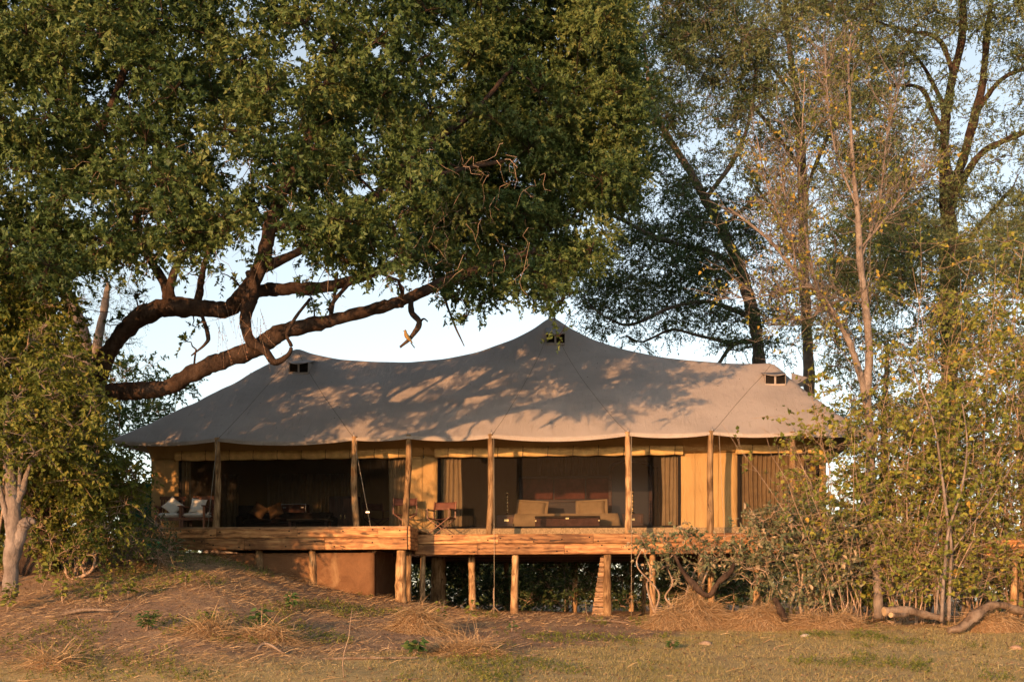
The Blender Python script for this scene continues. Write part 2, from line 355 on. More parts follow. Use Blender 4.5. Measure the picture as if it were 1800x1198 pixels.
jr = int(round(RY/BY*(ny-1))); m = (gxx >= rid[0, 0]) & (gxx <= rid[-1, 0]); Zr[m, jr] = np.interp(gxx[m], rid[:, 0], rid[:, 2]); fixed[m, jr] = True
for pk, cx, mid in ((rid[0], xL, .10), (rid[-1], xR, .12)):
    for cy in (0, BY):
        for t_ in np.linspace(0, 1, 160):
            i = int(round((pk[0]+(cx-pk[0])*t_-xL)/hs_*(nx-1)/((xR-xL)/hs_))); j = int(round((RY+(cy-RY)*t_)/BY*(ny-1)))
            Zr[i, j] = pk[2]+(ez[0 if cx == xL else -1]-pk[2])*t_-mid*math.sin(math.pi*t_); fixed[i, j] = True
# ropes from the middle peak also pull the cloth straight
for k_ in range(3500):
    A = .25*(Zr[:-2, 1:-1]+Zr[2:, 1:-1]+Zr[1:-1, :-2]+Zr[1:-1, 2:]); B = Zr[1:-1, 1:-1]
    B[~fixed[1:-1, 1:-1]] = A[~fixed[1:-1, 1:-1]]
for k_ in range(3):
    A = .25*(Zr[:-2, 1:-1]+Zr[2:, 1:-1]+Zr[1:-1, :-2]+Zr[1:-1, 2:]); Zr[1:-1, 1:-1] = .5*Zr[1:-1, 1:-1]+.5*A
Zr[:, 1:-1] += (.012*vnoise(gxx[:, None], gyy[None, 1:-1], 5, 21)+.018*vnoise(gxx[:, None], gyy[None, 1:-1], 2, 22))*np.minimum(1, gyy[None, 1:-1]*2)
def zroof(lx, ly):
    u = np.clip((np.asarray(lx)-xL)/(xR-xL)*(nx-1), 0, nx-1.001); v = np.clip(np.asarray(ly)/BY*(ny-1), 0, ny-1.001)
    i = u.astype(int); j = v.astype(int); a = u-i; b = v-j
    return Zr[i, j]*(1-a)*(1-b)+Zr[i+1, j]*a*(1-b)+Zr[i, j+1]*(1-a)*b+Zr[i+1, j+1]*a*b
GX, GY = np.meshgrid(gxx, gyy, indexing='ij')
rf = MB().grid(np.stack([GX, GY, Zr], -1)); roof = rf.build('roof', M['roof'], tent)
sm = roof.modifiers.new('thick', 'SOLIDIFY'); sm.thickness = .014; sm.offset = -1
# hem along the front eave
hv = np.stack([np.stack([gxx, np.full(nx, -.012), Zr[:, 0]-d], -1) for d in (-.012, .05)], 1); MB().grid(hv).build('eave_hem', M['roof'], roof)
# seams and ropes over the roof
def over(a, b, r, name, mat, lift=.012, n=26):
    t_ = np.linspace(0, 1, n)[:, None]; p = np.asarray(a)[None, :2]*(1-t_)+np.asarray(b)[None, :2]*t_
    q = np.concatenate([p, (zroof(p[:, 0], p[:, 1])+lift)[:, None]], 1)
    return MB().tubes(q, np.full(n, r), 4).build(name, mat, roof)
posts_px = [382, 622, 717, 864, 1104, 1252, 1395]
pk1, pk2, pk3 = rid[0], rid[9], rid[-1]
for pk, pp in ((pk1, 382), (pk1, 622), (pk2, 864), (pk2, 1104), (pk3, 1252)):
    over((pk[0], RY-.05), (lxof(pp, 0), .03), .0075, 'roof_rope', M['drope'], .014)
over((pk1[0]+.1, RY-.2), (lxof(630, 0), .03), .008, 'seam', M['drope'], .004); over((pk2[0], RY-.1), (lxof(985, 0), .02), .008, 'seam', M['drope'], .004)
for pp in (300, 460, 540, 700, 780, 1045, 1185, 1330, 1440):
    x_ = lxof(pp, 0); 
    if pp not in (985,): over((x_, RY-.1 if pk1[0] < x_ < pk3[0] else RY*.75*min((x_-xL)/(pk1[0]-xL), (xR-x_)/(xR-pk3[0]), 1)), (x_, .02), .011, 'seam', M['roof'], .002)
fl_ = np.random.default_rng(61); n_ = 90; fx, fy = fl_.uniform(xL+1, xR-1, n_), fl_.uniform(.3, RY-.2, n_); V_ = []
for x_, y_ in zip(fx, fy):
    t_ = fl_.uniform(0, 6.28); s_ = fl_.uniform(.02, .05); q_ = [(x_, y_), (x_+s_*math.cos(t_), y_+s_*math.sin(t_)), (x_+s_*math.cos(t_+.9), y_+s_*math.sin(t_+.9))]; V_ += [(p_[0], p_[1], float(zroof(p_[0], p_[1]))+.008+.01*k_) for k_, p_ in enumerate(q_)]
f_ = np.arange(n_*3).reshape(n_, 3); MB().add(V_, np.concatenate([f_, f_[:, 2:]], 1)).build('fallen_leaves', M['bark'], roof)['kind'] = 'stuff'
# ear flaps at the back of the end peaks
for a, b, c in (((440,656),(470,650),(447,672)), ((1420,663),(1392,655),(1413,678))):
    p = [L(*q, RY+1.2) for q in (a, b, c)]; e = L(b[0], b[1]+26, RY+.2)
    MB().add(p+[e], [[0,1,3,2]]).build('ridge_flap', M['roof'], roof).modifiers.new('t', 'SOLIDIFY').thickness = .02
# vents: a stiffened hood over a dark mesh opening
def vent(px, py, w, h):
    ly = RY
    for k_ in range(30):                   # where does the line of sight meet the roof
        ly = np.interp(0, [0, 1], [0, 1]); break
    lys = np.linspace(.3, RY, 300); zz = np.array([L(px, py+h*.5, y_)[2]-zroof(L(px, py, y_)[0], y_) for y_ in lys]); ly = lys[np.argmin(np.abs(zz))]
    c = L(px, py+h*.5, ly); sc = F/(OY-c[0]*sth+c[1]*cth); ww = w/sc; hh = h/sc; x0, x1 = c[0]-ww/2, c[0]+ww/2
    yb = ly+.05; zb = float(zroof(c[0], yb)); yf = yb-.02; zt = zb+hh
    ytop = lys[np.argmin(np.abs(np.array([zt+.06-zroof(c[0], y_) for y_ in lys])))]
    m = MB(); us = np.linspace(0, 1, 9)
    hood = np.stack([np.stack([x0-.03+(x1-x0+.06)*us, np.full(9, y_), np.full(9, z_)+k_*np.sin(us*math.pi)], -1) for y_, z_, k_ in ((yf-.05, zt-.01, -.05), (yf+.1, zt+.015, -.03), (ytop+.15, float(zroof(c[0], ytop+.15))+.01, 0))], 0)
    m.grid(hood)
    v = m.build('vent', M['roof'], roof); v.modifiers.new('t', 'SOLIDIFY').thickness = .012
    for s_, x_ in ((-1, x0), (1, x1)):
        MB().add([(x_, yf, zb-.02), (x_, yf, zt), (x_, ytop+.1, zt+.02), (x_, yb+.3, zb+.2)], [[0,1,2,3]]).build('cheek', M['roof'], v).modifiers.new('t', 'SOLIDIFY').thickness = .012
    q = MB().add([(x0, yb+.03, zb-.02), (x1, yb+.03, zb-.02), (x1, yb+.06, zt-.01), (x0, yb+.06, zt-.01)], [[0,1,2,3]]).build('vent_mesh', M['black'], v)
    MB().box(((x0+x1)/2, yf+.02, (zb+zt)/2-.03), (.05, .02, hh*.8)).build('divider', M['roof'], v)
    MB().box(((x0+x1)/2, yf-.02, zb-.0), (ww, .03, .05)).build('vent_sill', M['roof'], v)
vent(976, 598, 33, 20); vent(524, 648, 34, 20); vent(1363, 668, 35, 20)
# veranda poles: peeled, slightly crooked tree trunks
def pole_mesh(a, b, r0, r1, seed, sides=9, bend=.03):
    r_ = np.random.default_rng(seed); n = 12; t_ = np.linspace(0, 1, n)[:, None]; p = np.asarray(a)*(1-t_)+np.asarray(b)*t_
    p[:, 0] += bend*np.sin(t_[:, 0]*math.pi*r_.uniform(.8, 1.6)+r_.uniform(0, 3))*r_.choice([-1, 1]); p[:, 1] += bend*.6*np.sin(t_[:, 0]*5+r_.uniform(0, 6))
    rr = (r0*(1-t_[:, 0])+r1*t_[:, 0])*(1+r_.uniform(-.08, .08, n)); 
    P = p[None]; m = MB().tubes(P, rr[None], sides); return m
ZL = L(500, 925, -1.3)[2]; ZD = L(850, 938, -.15)[2]          # deck levels (left platform is a step higher)
for i, (pp, tl) in enumerate(((382, 1), (622, -4), (717, 3), (864, 7), (1104, 2), (1252, 9), (1395, 4))):
    z0 = ZL if pp < 730 else ZD
    a = (lxof(pp-(tl if tl > 0 else 0)*.7+(4 if pp == 622 else 0), .06), .06, z0-.02); x_ = lxof(pp, .05); b = (x_, .05, float(zroof(x_, .05))+.03)
    MB  # noqa
    q = pole_mesh(a, b, .088, .07, 40+i); po = q.build('pole', M['pole'], tent)
    MB().tubes(np.array([[b[0], b[1], b[2]-.05], [b[0], b[1], b[2]+.10]]), np.array([.012, .012]), 5).build('pole_pin', M['steel'], po)
# guy wires
for a, b in (((382,772),(365,925)), ((622,770),(652,922))):
    p = L(a[0], a[1], -.02); q = L(b[0], b[1], -.35); q[2] = ZL; MB().tubes(np.array([p, q]), np.array([.009, .009]), 4).build('guy_rope', M['rope'], tent)
    mid = p*.18+q*.82; MB().box(mid, (.10, .015, .03)).build('rope_slider', M['steel'], tent)
for pp in (868, 1110):
    p = L(pp, 766 if pp < 900 else 762, -.18); q = L(pp+(1 if pp < 900 else 0), 1068 if pp < 900 else 1082, -.30); MB().tubes(np.array([p, q]), np.array([.007, .007]), 4).build('guy_rope', M['rope'], tent)
q = L(1264, 762, -.1); MB().tubes(np.array([q, L(1276, 990, -.4)]), np.array([.006, .006]), 4).build('guy_rope', M['rope'], tent)
# tent walls (front wall 2.2 m behind the eave)
WY = 1.6; FL = ZL+.02
def wallx(px): return lxof(px, WY)
def sheet(x0, y0, x1, y1, z0, top, name, mat=M['wall'], parent=tent, nseg=None, wob=.012):
    n = nseg or max(4, int(math.hypot(x1-x0, y1-y0)/.12)); t_ = np.linspace(0, 1, n); xs = x0+(x1-x0)*t_; ys = y0+(y1-y0)*t_
    zt = np.full(n, top) if top is not None else zroof(xs, ys)-.06
    nn = np.array((-(y1-y0), x1-x0)); nn = nn/np.linalg.norm(nn); m_ = 16; s_ = np.linspace(0, 1, m_)
    V = np.zeros((n, m_, 3)); 
    w_ = wob*vnoise(np.arange(n)[:, None]*.4+x0*7, s_[None]*2.2, 1.6, 5)*np.sin(s_[None]*math.pi)
    V[:, :, 0] = xs[:, None]+nn[0]*w_; V[:, :, 1] = ys[:, None]+nn[1]*w_; V[:, :, 2] = z0+(zt[:, None]-z0)*s_[None]
    o = MB().grid(V).build(name, mat, parent); o.modifiers.new('t', 'SOLIDIFY').thickness = .008; return o
XW0, XW1 = wallx(266), wallx(1452); BW = 6.9
ztop = L(800, 801, WY)[2]                 # lintel height of the openings
opens = [(314, 719), (769, 1197), (1296, 1440)]
sol = [(266, 314), (719, 769), (1197, 1296), (1440, 1452)]
for a, b in sol: sheet(wallx(a), WY, wallx(b), WY, FL-.12, ztop, 'wall_panel', wob=.07)
def upper(x0, x1):                        # cloth above the openings, leaning out to the roof
    n = max(6, int((x1-x0)/.2)); xs = np.linspace(x0, x1, n); V = np.zeros((n, 10, 3)); s_ = np.linspace(0, 1, 10)
    yt = WY-.7; V[:, :, 0] = xs[:, None]; V[:, :, 1] = WY+(yt-WY)*s_[None]+.012*vnoise(xs[:, None], s_[None], 3, 6); V[:, :, 2] = ztop+(zroof(xs, np.full(n, yt))[:, None]-.03-ztop)*s_[None]
    return MB().grid(V).build('upper_wall', M['wall'], tent)
upper(XW0, XW1).modifiers.new('t', 'SOLIDIFY').thickness = .008
sheet(XW0, WY, XW0, BW, FL-.1, None, 'side_wall'); sheet(XW1, BW, XW1, WY, FL-.1, None, 'side_wall'); sheet(XW1, BW, XW0, BW, FL-.1, None, 'back_wall')
sheet(wallx(744), WY+.15, wallx(744)+.3, BW, FL-.1, None, 'partition_wall'); sheet(wallx(1250), WY+.15, wallx(1250), BW, FL-.1, None, 'partition_wall')
# seams on the plain panels
for px_ in (742, 1221, 1262, 290): MB().tubes(np.array([(wallx(px_), WY-.035, FL), (wallx(px_), WY-.03, ztop+.1)]), np.array([.006, .006]), 4).build('wall_seam', M['wall'], tent)
# insect mesh screens with dark webbing, raised sill of woven matting
for a, b in opens:
    x0, x1 = wallx(a), wallx(b)
    s_ = MB().add([(x0, WY+.03, FL), (x1, WY+.03, FL), (x1, WY+.03, ztop+.06), (x0, WY+.03, ztop+.06)], [[0,1,2,3]]).build('mesh_screen', M['mesh'], tent)
    wb = MB().box(((x0+x1)/2, WY, FL+.10), (x1-x0, .02, .07)).build('webbing', M['black'], s_)
    for x_ in (x0+.04, x1-.04): MB().box((x_, WY+.005, (FL+ztop)/2+.07), (.08, .02, ztop-FL-.15)).build('webbing', M['black'], s_)
    # rolled up flap tied above the opening
    n = max(20, int((x1-x0)/.06)); t_ = np.linspace(0, 1, n); sp = .66; xs = x0-.05+(x1-x0+.1)*t_
    lump = .010*vnoise(xs, xs*0, 6, int(a))+.006*np.abs(np.sin(xs/sp*math.pi)); rad = .125+lump
    P = np.stack([xs, WY-.11+0*xs, ztop+.095-.012*np.abs(np.sin(xs/sp*math.pi))+.012*vnoise(xs, 0*xs, 2, 3)], -1)
    an = np.arange(12)*math.pi/6; V = P[:, None, :]+np.stack([0*an[None]*rad[:, None], .62*rad[:, None]*np.cos(an)[None], rad[:, None]*np.sin(an)[None]*(1+.12*np.sin(3*an))[None]], -1)
    V = np.concatenate([V, V[:, :1]], 1); fl = MB().grid(V).build('rolled_flap', M['roll'], tent)
    k0 = int(np.ceil(xs[0]/sp)); 
    for k_ in range(k0, int(xs[-1]/sp)+1):
        an2 = np.linspace(0, 2*math.pi, 13); zc = np.interp(k_*sp, xs, P[:, 2]); rr = np.interp(k_*sp, xs, rad)+.006
        q = np.stack([np.full(13, k_*sp)+.01*np.sin(an2), WY-.11+.64*rr*np.cos(an2), zc+1.1*rr*np.sin(an2)], -1)
        MB().tubes(q, np.full(13, .009), 4, False).build('tie', M['drope'], fl); MB().bar((k_*sp, WY-.17, zc+rr*.8), (k_*sp+.01, WY-.2, zc+rr*1.9), .014).build('tie_end', M['drope'], fl)
MB().box(((XW0+XW1)/2, WY+.2, FL-.01), (XW1-XW0-.1, .5, .18)).build('floor_sill', M['rug'], tent)
MB().box(((XW0+XW1)/2, (WY+BW)/2+.1, FL-.03), (XW1-XW0-.12, BW-WY-.4, .12)).build('tent_floor', M['board'], tent)
FI = FL+.03+.002
# ------------------------------------------------------------ deck
deck = thing('timber_deck', 'raised deck faced with weathered orange sleeper planks in two levels', 'deck', (OX, OY, 0), -TH)
xc0 = lxof(717, -1.3); xd1 = lxof(1475, -.15); xl0 = lxof(286, -1.3)
pr = np.random.default_rng(3)
def plank(x0, x1, y, z0, z1, th=.075, side=False, parent=deck, ang=0):
    n = 18; s_ = np.linspace(0, 1, n); Ln = x1-x0; h = z1-z0; prof = []
    e = lambda k: .006*vnoise(s_*Ln, s_*0+k, 3.5, pr.integers(1e6))+.003*vnoise(s_*Ln, s_*0+k, 14, pr.integers(1e6))
    zt, zb, yf = h/2-.004+e(1), -h/2+.004+e(2), -th/2+e(3)*.7
    xx = -Ln/2+.004+(Ln-.008)*s_; ch = .012
    ring = [(yf+ch, zb), (yf, zb+ch), (yf-.004+0*s_, zb*.3+zt*.0), (yf, zt-ch), (yf+ch, zt), (th/2+0*s_, zt), (th/2+0*s_, zb)]
    V = np.stack([np.stack([xx, a+0*s_, b+0*s_], -1) for a, b in ring+[ring[0]]], 1)
    m = MB().grid(V, False); m.add(V[0, :7], [[0,1,2,3],[0,3,4,5],[0,5,6,6]]); m.add(V[-1, :7], [[3,2,1,0],[5,4,3,0],[6,5,0,0]])
    # bolt holes
    o = m.build('plank', M['plank'], parent, 0, ((x0+x1)/2 if not side else x0, y if not side else y, (z0+z1)/2), (0, 0, ang)); return o
def fascia(cuts, py0, py1, ly, z0, z1):
    for a, b in zip(cuts[:-1], cuts[1:]): 
        o = plank(lxof(a, ly), lxof(b, ly), ly+pr.uniform(-.006, .006), z0, z1)
        Ln = lxof(b, ly)-lxof(a, ly)
        for k_ in range(max(2, int(Ln/.55))):
            hx = -Ln/2+.12+(Ln-.24)*(k_+pr.uniform(-.2, .2))/max(1, int(Ln/.55)-1) if Ln > .5 else 0
            hz_ = pr.uniform(-.35, .35)*(z1-z0); m = MB(); an = np.arange(8)*math.pi/4
            hx = float(np.clip(hx, -Ln/2+.05, Ln/2-.05)); m.add(np.concatenate([[[hx, -.0475, hz_]], np.stack([hx+.022*np.cos(an), np.full(8, -.047), hz_+.018*np.sin(an)], -1)]), [[0, k+1, (k+1) % 8+1, (k+1) % 8+1] for k in range(8)])
            m.build('bolt_hole', M['black'], o)
zl2 = L(500, 966, -1.3)[2]; zlm = L(500, 945, -1.3)[2]; zr2 = L(900, 974, -.15)[2]; zrm = L(900, 955, -.15)[2]
fascia([286, 381, 523, 665, 716], 0, 0, -1.3, zlm, ZL); fascia([286, 360, 430, 571, 716], 0, 0, -1.3, zl2, zlm)
xr0 = 730
fascia([xr0, 876, 1043, 1205, 1340, 1475], 0, 0, -.15, zrm, ZD); fascia([xr0, 839, 992, 1180, 1330, 1475], 0, 0, -.15, zr2, zrm)
# return face of the step
for z0, z1 in ((zlm, ZL), (zl2, zlm)): plank(xc0+.02, xc0+.02+1.12, -.73, z0, z1, .07, True, deck, R(90))
# floor boards
nb = 14
for i in range(10): MB().box(((xl0+xc0)/2+pr.uniform(-.01, .01), -1.18+i*.34, ZL-.03), (xc0-xl0-.02, .33, .05)).build('board', M['board'], deck, .006)
for i in range(7): MB().box(((xc0+xd1)/2+.02, .07+i*.34, ZD-.03), (xd1-xc0-.06, .33, .05)).build('board', M['board'], deck, .006)
MB().box(((xl0+xd1)/2, 5.2, FL-.16), (xd1-xl0, 5.4, .1)).build('subfloor', M['board'], deck)
for y_ in (1.5, 3.5, 5.5, 7.6):
    MB().box(((xl0+xd1)/2, y_, zr2+.16), (xd1-xl0, .12, .30)).build('joist', M['dwood'], deck)
for pp in (400, 500, 610): MB().box((lxof(pp, 0), .2, zl2+.14), (.09, 2.7, .22)).build('joist', M['dwood'], deck)
# log stilts (px, width px, depth)
for i, (pp, w, ly, zt) in enumerate(((455,15,-1.0,zl2),(549,14,-1.0,zl2),(705,20,-1.05,zl2),(719,11,-.3,zl2),(743,11,.1,zr2),(830,14,1.2,zr2),(905,14,.05,zr2),(1068,15,.0,zr2),(1147,12,.1,zr2),(1232,13,.1,zr2),(1330,13,.1,zr2),(1420,13,.1,zr2),(1132,9,3.2,zr2),(770,30,2.6,zr2),(1010,12,7.4,zr2),(1110,12,7.4,zr2),(890,12,7.4,zr2),(1250,14,4.2,zr2))):
    x_ = lxof(pp, ly); p = T(np.array((x_, ly, 0))); zg = float(gz(p[0], p[1])); r = w/2/70*.95
    pole_mesh((x_, ly, zg-.12), (x_+pr.uniform(-.02, .02), ly, zt+.04), r*1.08, r*.9, 80+i, 10, .012).build('stilt', M['pole'], deck)
# stacked timbers beside the stilt
for k_ in range(13):
    zz = L(1068, 1080, .35)[2]-.05+k_*.125; x1 = lxof(1064, .3); x0 = lxof(1040+k_*1.35, .3)
    MB().box(((x0+x1)/2, .75+pr.uniform(-.01, .01), zz+.06), (x1-x0, .8, .118)).build('timber', M['board'], deck, .008)
# plastered foundation wall
fw = thing('foundation_wall', 'brown plastered foundation wall under the left end of the deck', 'wall', (OX, OY, 0), -TH)
fx0, fx1 = lxof(292, -.75), lxof(661, -.75)
n = 40; xs = np.linspace(fx0, fx1, n); V = np.zeros((n, 10, 3)); pw = T(np.stack([xs, np.full(n, -.75), 0*xs], -1)); zg = gz(pw[:, 0], pw[:, 1])-.2
s_ = np.linspace(0, 1, 10); V[:, :, 0] = xs[:, None]; V[:, :, 1] = -.75+.012*vnoise(xs[:, None], s_[None], 2.5, 9); V[:, :, 2] = zg[:, None]+(zl2-.06-zg[:, None])*s_[None]
o = MB().grid(V).build('plaster_face', M['plaster'], fw); s2 = o.modifiers.new('t', 'SOLIDIFY'); s2.thickness = .25; s2.offset = -1
MB().box((fx1-.12, .9, 1.75), (.24, 3.2, 1.6)).build('return_wall', M['plaster'], fw)
# ------------------------------------------------------------ vegetation tools
def leaves(mb, P, D, N, Ln, Wd, rnd, heart=False):
    """leaf blades: base P, axis D, face normal N"""
    D = norm(D); S = norm(np.cross(D, N)); N2 = np.cross(S, D); n = len(P); Ln = np.broadcast_to(Ln, n)[:, None]; Wd = np.broadcast_to(Wd, n)[:, None]
    if heart:
        up = N2*Wd*.18
        V = np.stack([P, P-D*Ln*.02+S*Wd*.38+up, P+D*Ln*.36+S*Wd*.52+up, P+D*Ln-N2*Ln*.12, P+D*Ln*.36-S*Wd*.52+up, P-D*Ln*.02-S*Wd*.38+up], 1)
        f = np.array([[0,1,2,3],[0,3,4,5]]); mb.add(V.reshape(-1, 3), (f[None]+(np.arange(n)*6)[:, None, None]).reshape(-1, 4), np.repeat(rnd, 2))
    else:
        V = np.stack([P+D*Ln*.1+S*Wd*.5, P-S*Wd*.5, P+D*Ln], 1); f = np.arange(n*3).reshape(n, 3)
        mb.add(V.reshape(-1, 3), np.concatenate([f, f[:, 2:]], 1), rnd)
def rdir(r, n): return norm(r.normal(size=(n, 3)))
def sprays(r, mbl, mbt, O, D, Ln, k, ll, lw, base, droop=.25, heart=False, twig=.5, spread=.8, tr=.004, out=None):
    """leafy twigs: n shoots with k leaves each"""
    n = len(O); D = norm(D); S = norm(np.cross(D, rdir(r, n)))
    t = (np.arange(k)[None]+r.uniform(.1, .9, (n, k)))/k
    P = O[:, None]+D[:, None]*(Ln[:, None]*t)[..., None]; P[..., 2] -= droop*Ln[:, None]*t*t
    sg = np.where(np.arange(k) % 2 == 0, 1., -1.)[None, :, None]
    dd = D[:, None]*.55+S[:, None]*sg*spread+r.normal(size=(n, k, 3))*.45; dd[..., 2] -= droop*.8
    N = r.normal(size=(n, k, 3))*.55+np.array((0, 0, .9))
    if out is not None: N = r.normal(size=(n, k, 3))*.5+np.array((0, 0, .35))+out[:, None]*.85
    sc = r.uniform(.65, 1.25, (n, k))
    rn = np.clip(base[:, None]+r.normal(size=(n, k))*.16, 0, 1)
    leaves(mbl, P.reshape(-1, 3), dd.reshape(-1, 3), N.reshape(-1, 3), (ll*sc).ravel(), (lw*sc).ravel(), rn.ravel(), heart)
    if mbt is not None and twig > 0:
        m = r.uniform(size=n) < twig; Q = np.stack([O[m], O[m]+D[m]*Ln[m][:, None]], 1); Q[:, 1, 2] -= droop*Ln[m]*.8
        mbt.tubes(Q, np.broadcast_to(np.array([tr*1.4, tr*.4]), (m.sum(), 2)), 3, False)
def inpoly(x, y, poly):
    poly = np.asarray(poly, float); c = np.zeros(x.shape, bool); x2, y2 = np.roll(poly[:, 0], 1), np.roll(poly[:, 1], 1)
    for a, b, a2, b2 in zip(poly[:, 0], poly[:, 1], x2, y2):
        c ^= ((b > y) != (b2 > y)) & (x < (a2-a)*(y-b)/(b2-b+1e-12)+a)
    return c
def clumps_in(r, poly, n, Yr, rad, gap=.55, holes=()):
    """clump centres inside an outline seen from the lawn, spread over a depth range"""
    p = np.asarray(poly, float); out = []; lo, hi = p.min(0), p.max(0); tries = 0
    pts = np.zeros((0, 3))
    while len(out) < n and tries < n*60:
        tries += 1; x, y = r.uniform(lo, hi)
        if not inpoly(np.array([x]), np.array([y]), p)[0]: continue
        if any(((x-h[0])/h[2])**2+((y-h[1])/h[3])**2 < 1 for h in holes): continue
        q = W(x, y, Yr(x, y, r) if callable(Yr) else r.uniform(*Yr))
        if len(pts) and np.min(np.linalg.norm(pts-q, axis=1)) < gap: continue
        out.append((q, r.uniform(*rad))); pts = np.vstack([pts, q])
    return out
def make_tree(name, label, limbs, clumps, bark, leafm, seed, cat='tree', group=None, per=60, k=16, ll=.065, lw=.034, slen=(.25,.55), droop=.3, heart=False, flat=.75, twig=.4, tw=.004, base=None, shell=.45, parent=None, br=.012, reach=1.15, tips=True, tone=(.25,.75)):
    """limbs: list of rows (x,y,z,r).  clumps: (centre, radius).  Branches grow from the limbs out to every clump."""
    r = np.random.default_rng(seed)
    root = parent or thing(name, label, cat, base if base is not None else limbs[0][0][:3], 0, group)
    off = np.array(root.location)
    mt, mb_, mlf = MB(), MB(), MB(); nodes = []
    for lm in limbs:
        q = crom(lm, 9); gn = r.normal(size=len(q)); gn = 1+.035*(gn+np.roll(gn, 1)+np.roll(gn, 2)); q[:, 3] *= gn; q[:, :3] += r.normal(size=(len(q), 3))*q[:, 3:4]*.05; thick = q[0, 3] > .05; mt.tubes((q[:, :3]-off)[None], q[None, :, 3], 14 if thick else 6, gnarl=.055 if thick else 0); nodes.append(q[::2])
    nodes = np.vstack(nodes)[:, :]; NP = nodes[:, :3].copy(); NR = nodes[:, 3].copy()
    if len(clumps) and tips: clumps = list(clumps)+[(lm[-1][:3], r.uniform(.28, .42)) for lm in limbs]
    if len(clumps):
        C = np.array([c for c, _ in clumps]); Rd = np.array([q for _, q in clumps]); d = np.array([np.min(np.linalg.norm(NP-c, axis=1)) for c in C]); order = np.argsort(d)
        for i in order:
            c = C[i]; dist = np.linalg.norm(NP-c, axis=1)+np.maximum(0, NP[:, 2]-c[2])*.5; j = np.argmin(dist); a = NP[j]; Lg = np.linalg.norm(c-a)
            if Lg < .05: continue
            r0 = min(NR[j]*.75, br+.017*Lg); m = 6; t = np.linspace(0, 1, m)[:, None]; p = a*(1-t)+c*t; p += np.sin(t*math.pi)*(r.normal(size=3)*.12*Lg+np.array((0,0,.10*Lg))); p[1:-1] += r.normal(size=(m-2, 3))*.035*Lg
            rr = r0*(1-t[:, 0])+max(.008, r0*.4)*t[:, 0]; mb_.tubes((p-off)[None], rr[None], 5, False); NP = np.vstack([NP, p[1:]]); NR = np.concatenate([NR, rr[1:]])
        for c, rad in zip(C, Rd):
            n = max(4, int(per*(rad/.6)**2*r.uniform(.7, 1.2))); u = rdir(r, n); u[:, 2] = np.abs(u[:, 2])*r.choice([1, 1, 1, -1], n); rr = rad*(shell+(1-shell)*r.uniform(size=n)**.6)*r.uniform(.45, reach, n)
            O = c+u*rr[:, None]*np.array((1, 1, flat)); D = norm(u+r.normal(size=(n, 3))*.55)
            base_ = np.clip(r.uniform(*tone)+r.normal(size=n)*.1, 0, 1)
            sprays(r, mlf, mb_, O-off, D, r.uniform(*slen, n), k, ll, lw, base_, droop, heart, twig, .8, tw, u)
            q = min(n, 10); mb_.tubes(np.stack([np.repeat((c-off)[None], q, 0), O[:q]-off], 1), np.tile([.009, .005], (q, 1)), 3, False)
    if mt.n: mt.build('trunk', bark, root)
    if mb_.n: mb_.build('branches', bark, root)['kind'] = 'stuff'
    if mlf.n: mlf.build('crown', leafm, root)
    return root
def LM(rows, Y=None):
    """limb rows (px, py, width px[, Y]) -> x, y, z, radius"""
    out = []
    for q in rows:
        y = q[3] if len(q) > 3 else Y; w = W(q[0], q[1], y); out.append((*w, q[2]/2*y/F))
    return np.array(out)
# ------------------------------------------------------------ the big spreading tree over the tent
A1 = LM([(60,1010,95,25.5),(75,900,85,25.5),(95,780,80,25.4),(135,700,72,25.3)])
limbsA = [A1,
 LM([(100,770,62,25.3),(140,700,48,25.0),(200,688,34,24.6),(285,683,30,24.3),(340,655,33,24.1),(390,633,33,24.0),(450,612,34,24.0),(500,582,33,24.1),(570,566,25,24.2),(650,545,22,24.3),(710,527,22,24.4),(770,500,20,24.6),(850,470,17,25.0),(940,440,12,25.3)]),
 LM([(110,760,60,25.3),(160,680,46,25.0),(188,625,36,24.8),(225,575,34,24.7),(280,543,36,24.6),(340,540,34,24.6),(400,543,30,24.5),(440,515,27,24.5),(490,508,24,24.6),(560,506,24,24.8),(620,492,20,25.0),(690,465,16,25.2),(780,420,13,25.4)]),
 LM([(400,545,26,24.5),(440,500,28,24.3),(462,455,30,24.2),(475,400,26,24.0),(500,330,22,24.0),(540,250,17,23.9),(570,160,12,23.8),(590,60,9,23.6)]),
 LM([(462,470,24,24.2),(520,445,16,24.4),(580,410,14,24.8),(640,360,12,25.2),(700,300,10,25.6)]),
 LM([(75,900,70,25.5),(55,700,64,25.6),(40,560,58,25.6),(60,500,50,25.5),(110,470,40,25.2),(180,450,32,24.8),(260,425,26,24.6),(350,415,22,24.6),(430,385,17,24.6)]),
 LM([(40,560,50,25.6),(10,480,44,25.6),(-20,380,36,25.4),(-40,250,28,25.2),(-30,100,20,25)]),
 LM([(60,500,40,25.5),(80,400,30,25.2),(130,300,24,25),(190,200,18,24.8),(230,90,13,24.5)]),
 LM([(300,545,22,24.6),(285,490,18,24.8),(255,440,16,25),(240,380,14,25),(280,280,11,25)]),
 LM([(345,540,16,24.6),(352,505,14,24.5),(358,470,12,24.4),(380,400,10,24.2)]),
 LM([(305,540,20,24.6),(300,500,17,24.6),(330,440,15,24.5),(420,390,13,24.3),(440,340,10,24)]),
 LM([(690,300,14,25),(760,250,12,25.4),(830,200,10,25.8),(900,120,8,26)]),
 LM([(475,400,22,24),(600,380,16,24.6),(700,330,14,25.2),(800,300,11,25.8),(900,280,8,26.3)]),
 LM([(430,578,21,24.0),(432,530,17,24.0),(455,490,18,24.1),(462,460,16,24.1)]),
]
for q_ in limbsA[1:]: q_[:, 3] *= .88
rA = np.random.default_rng(31)
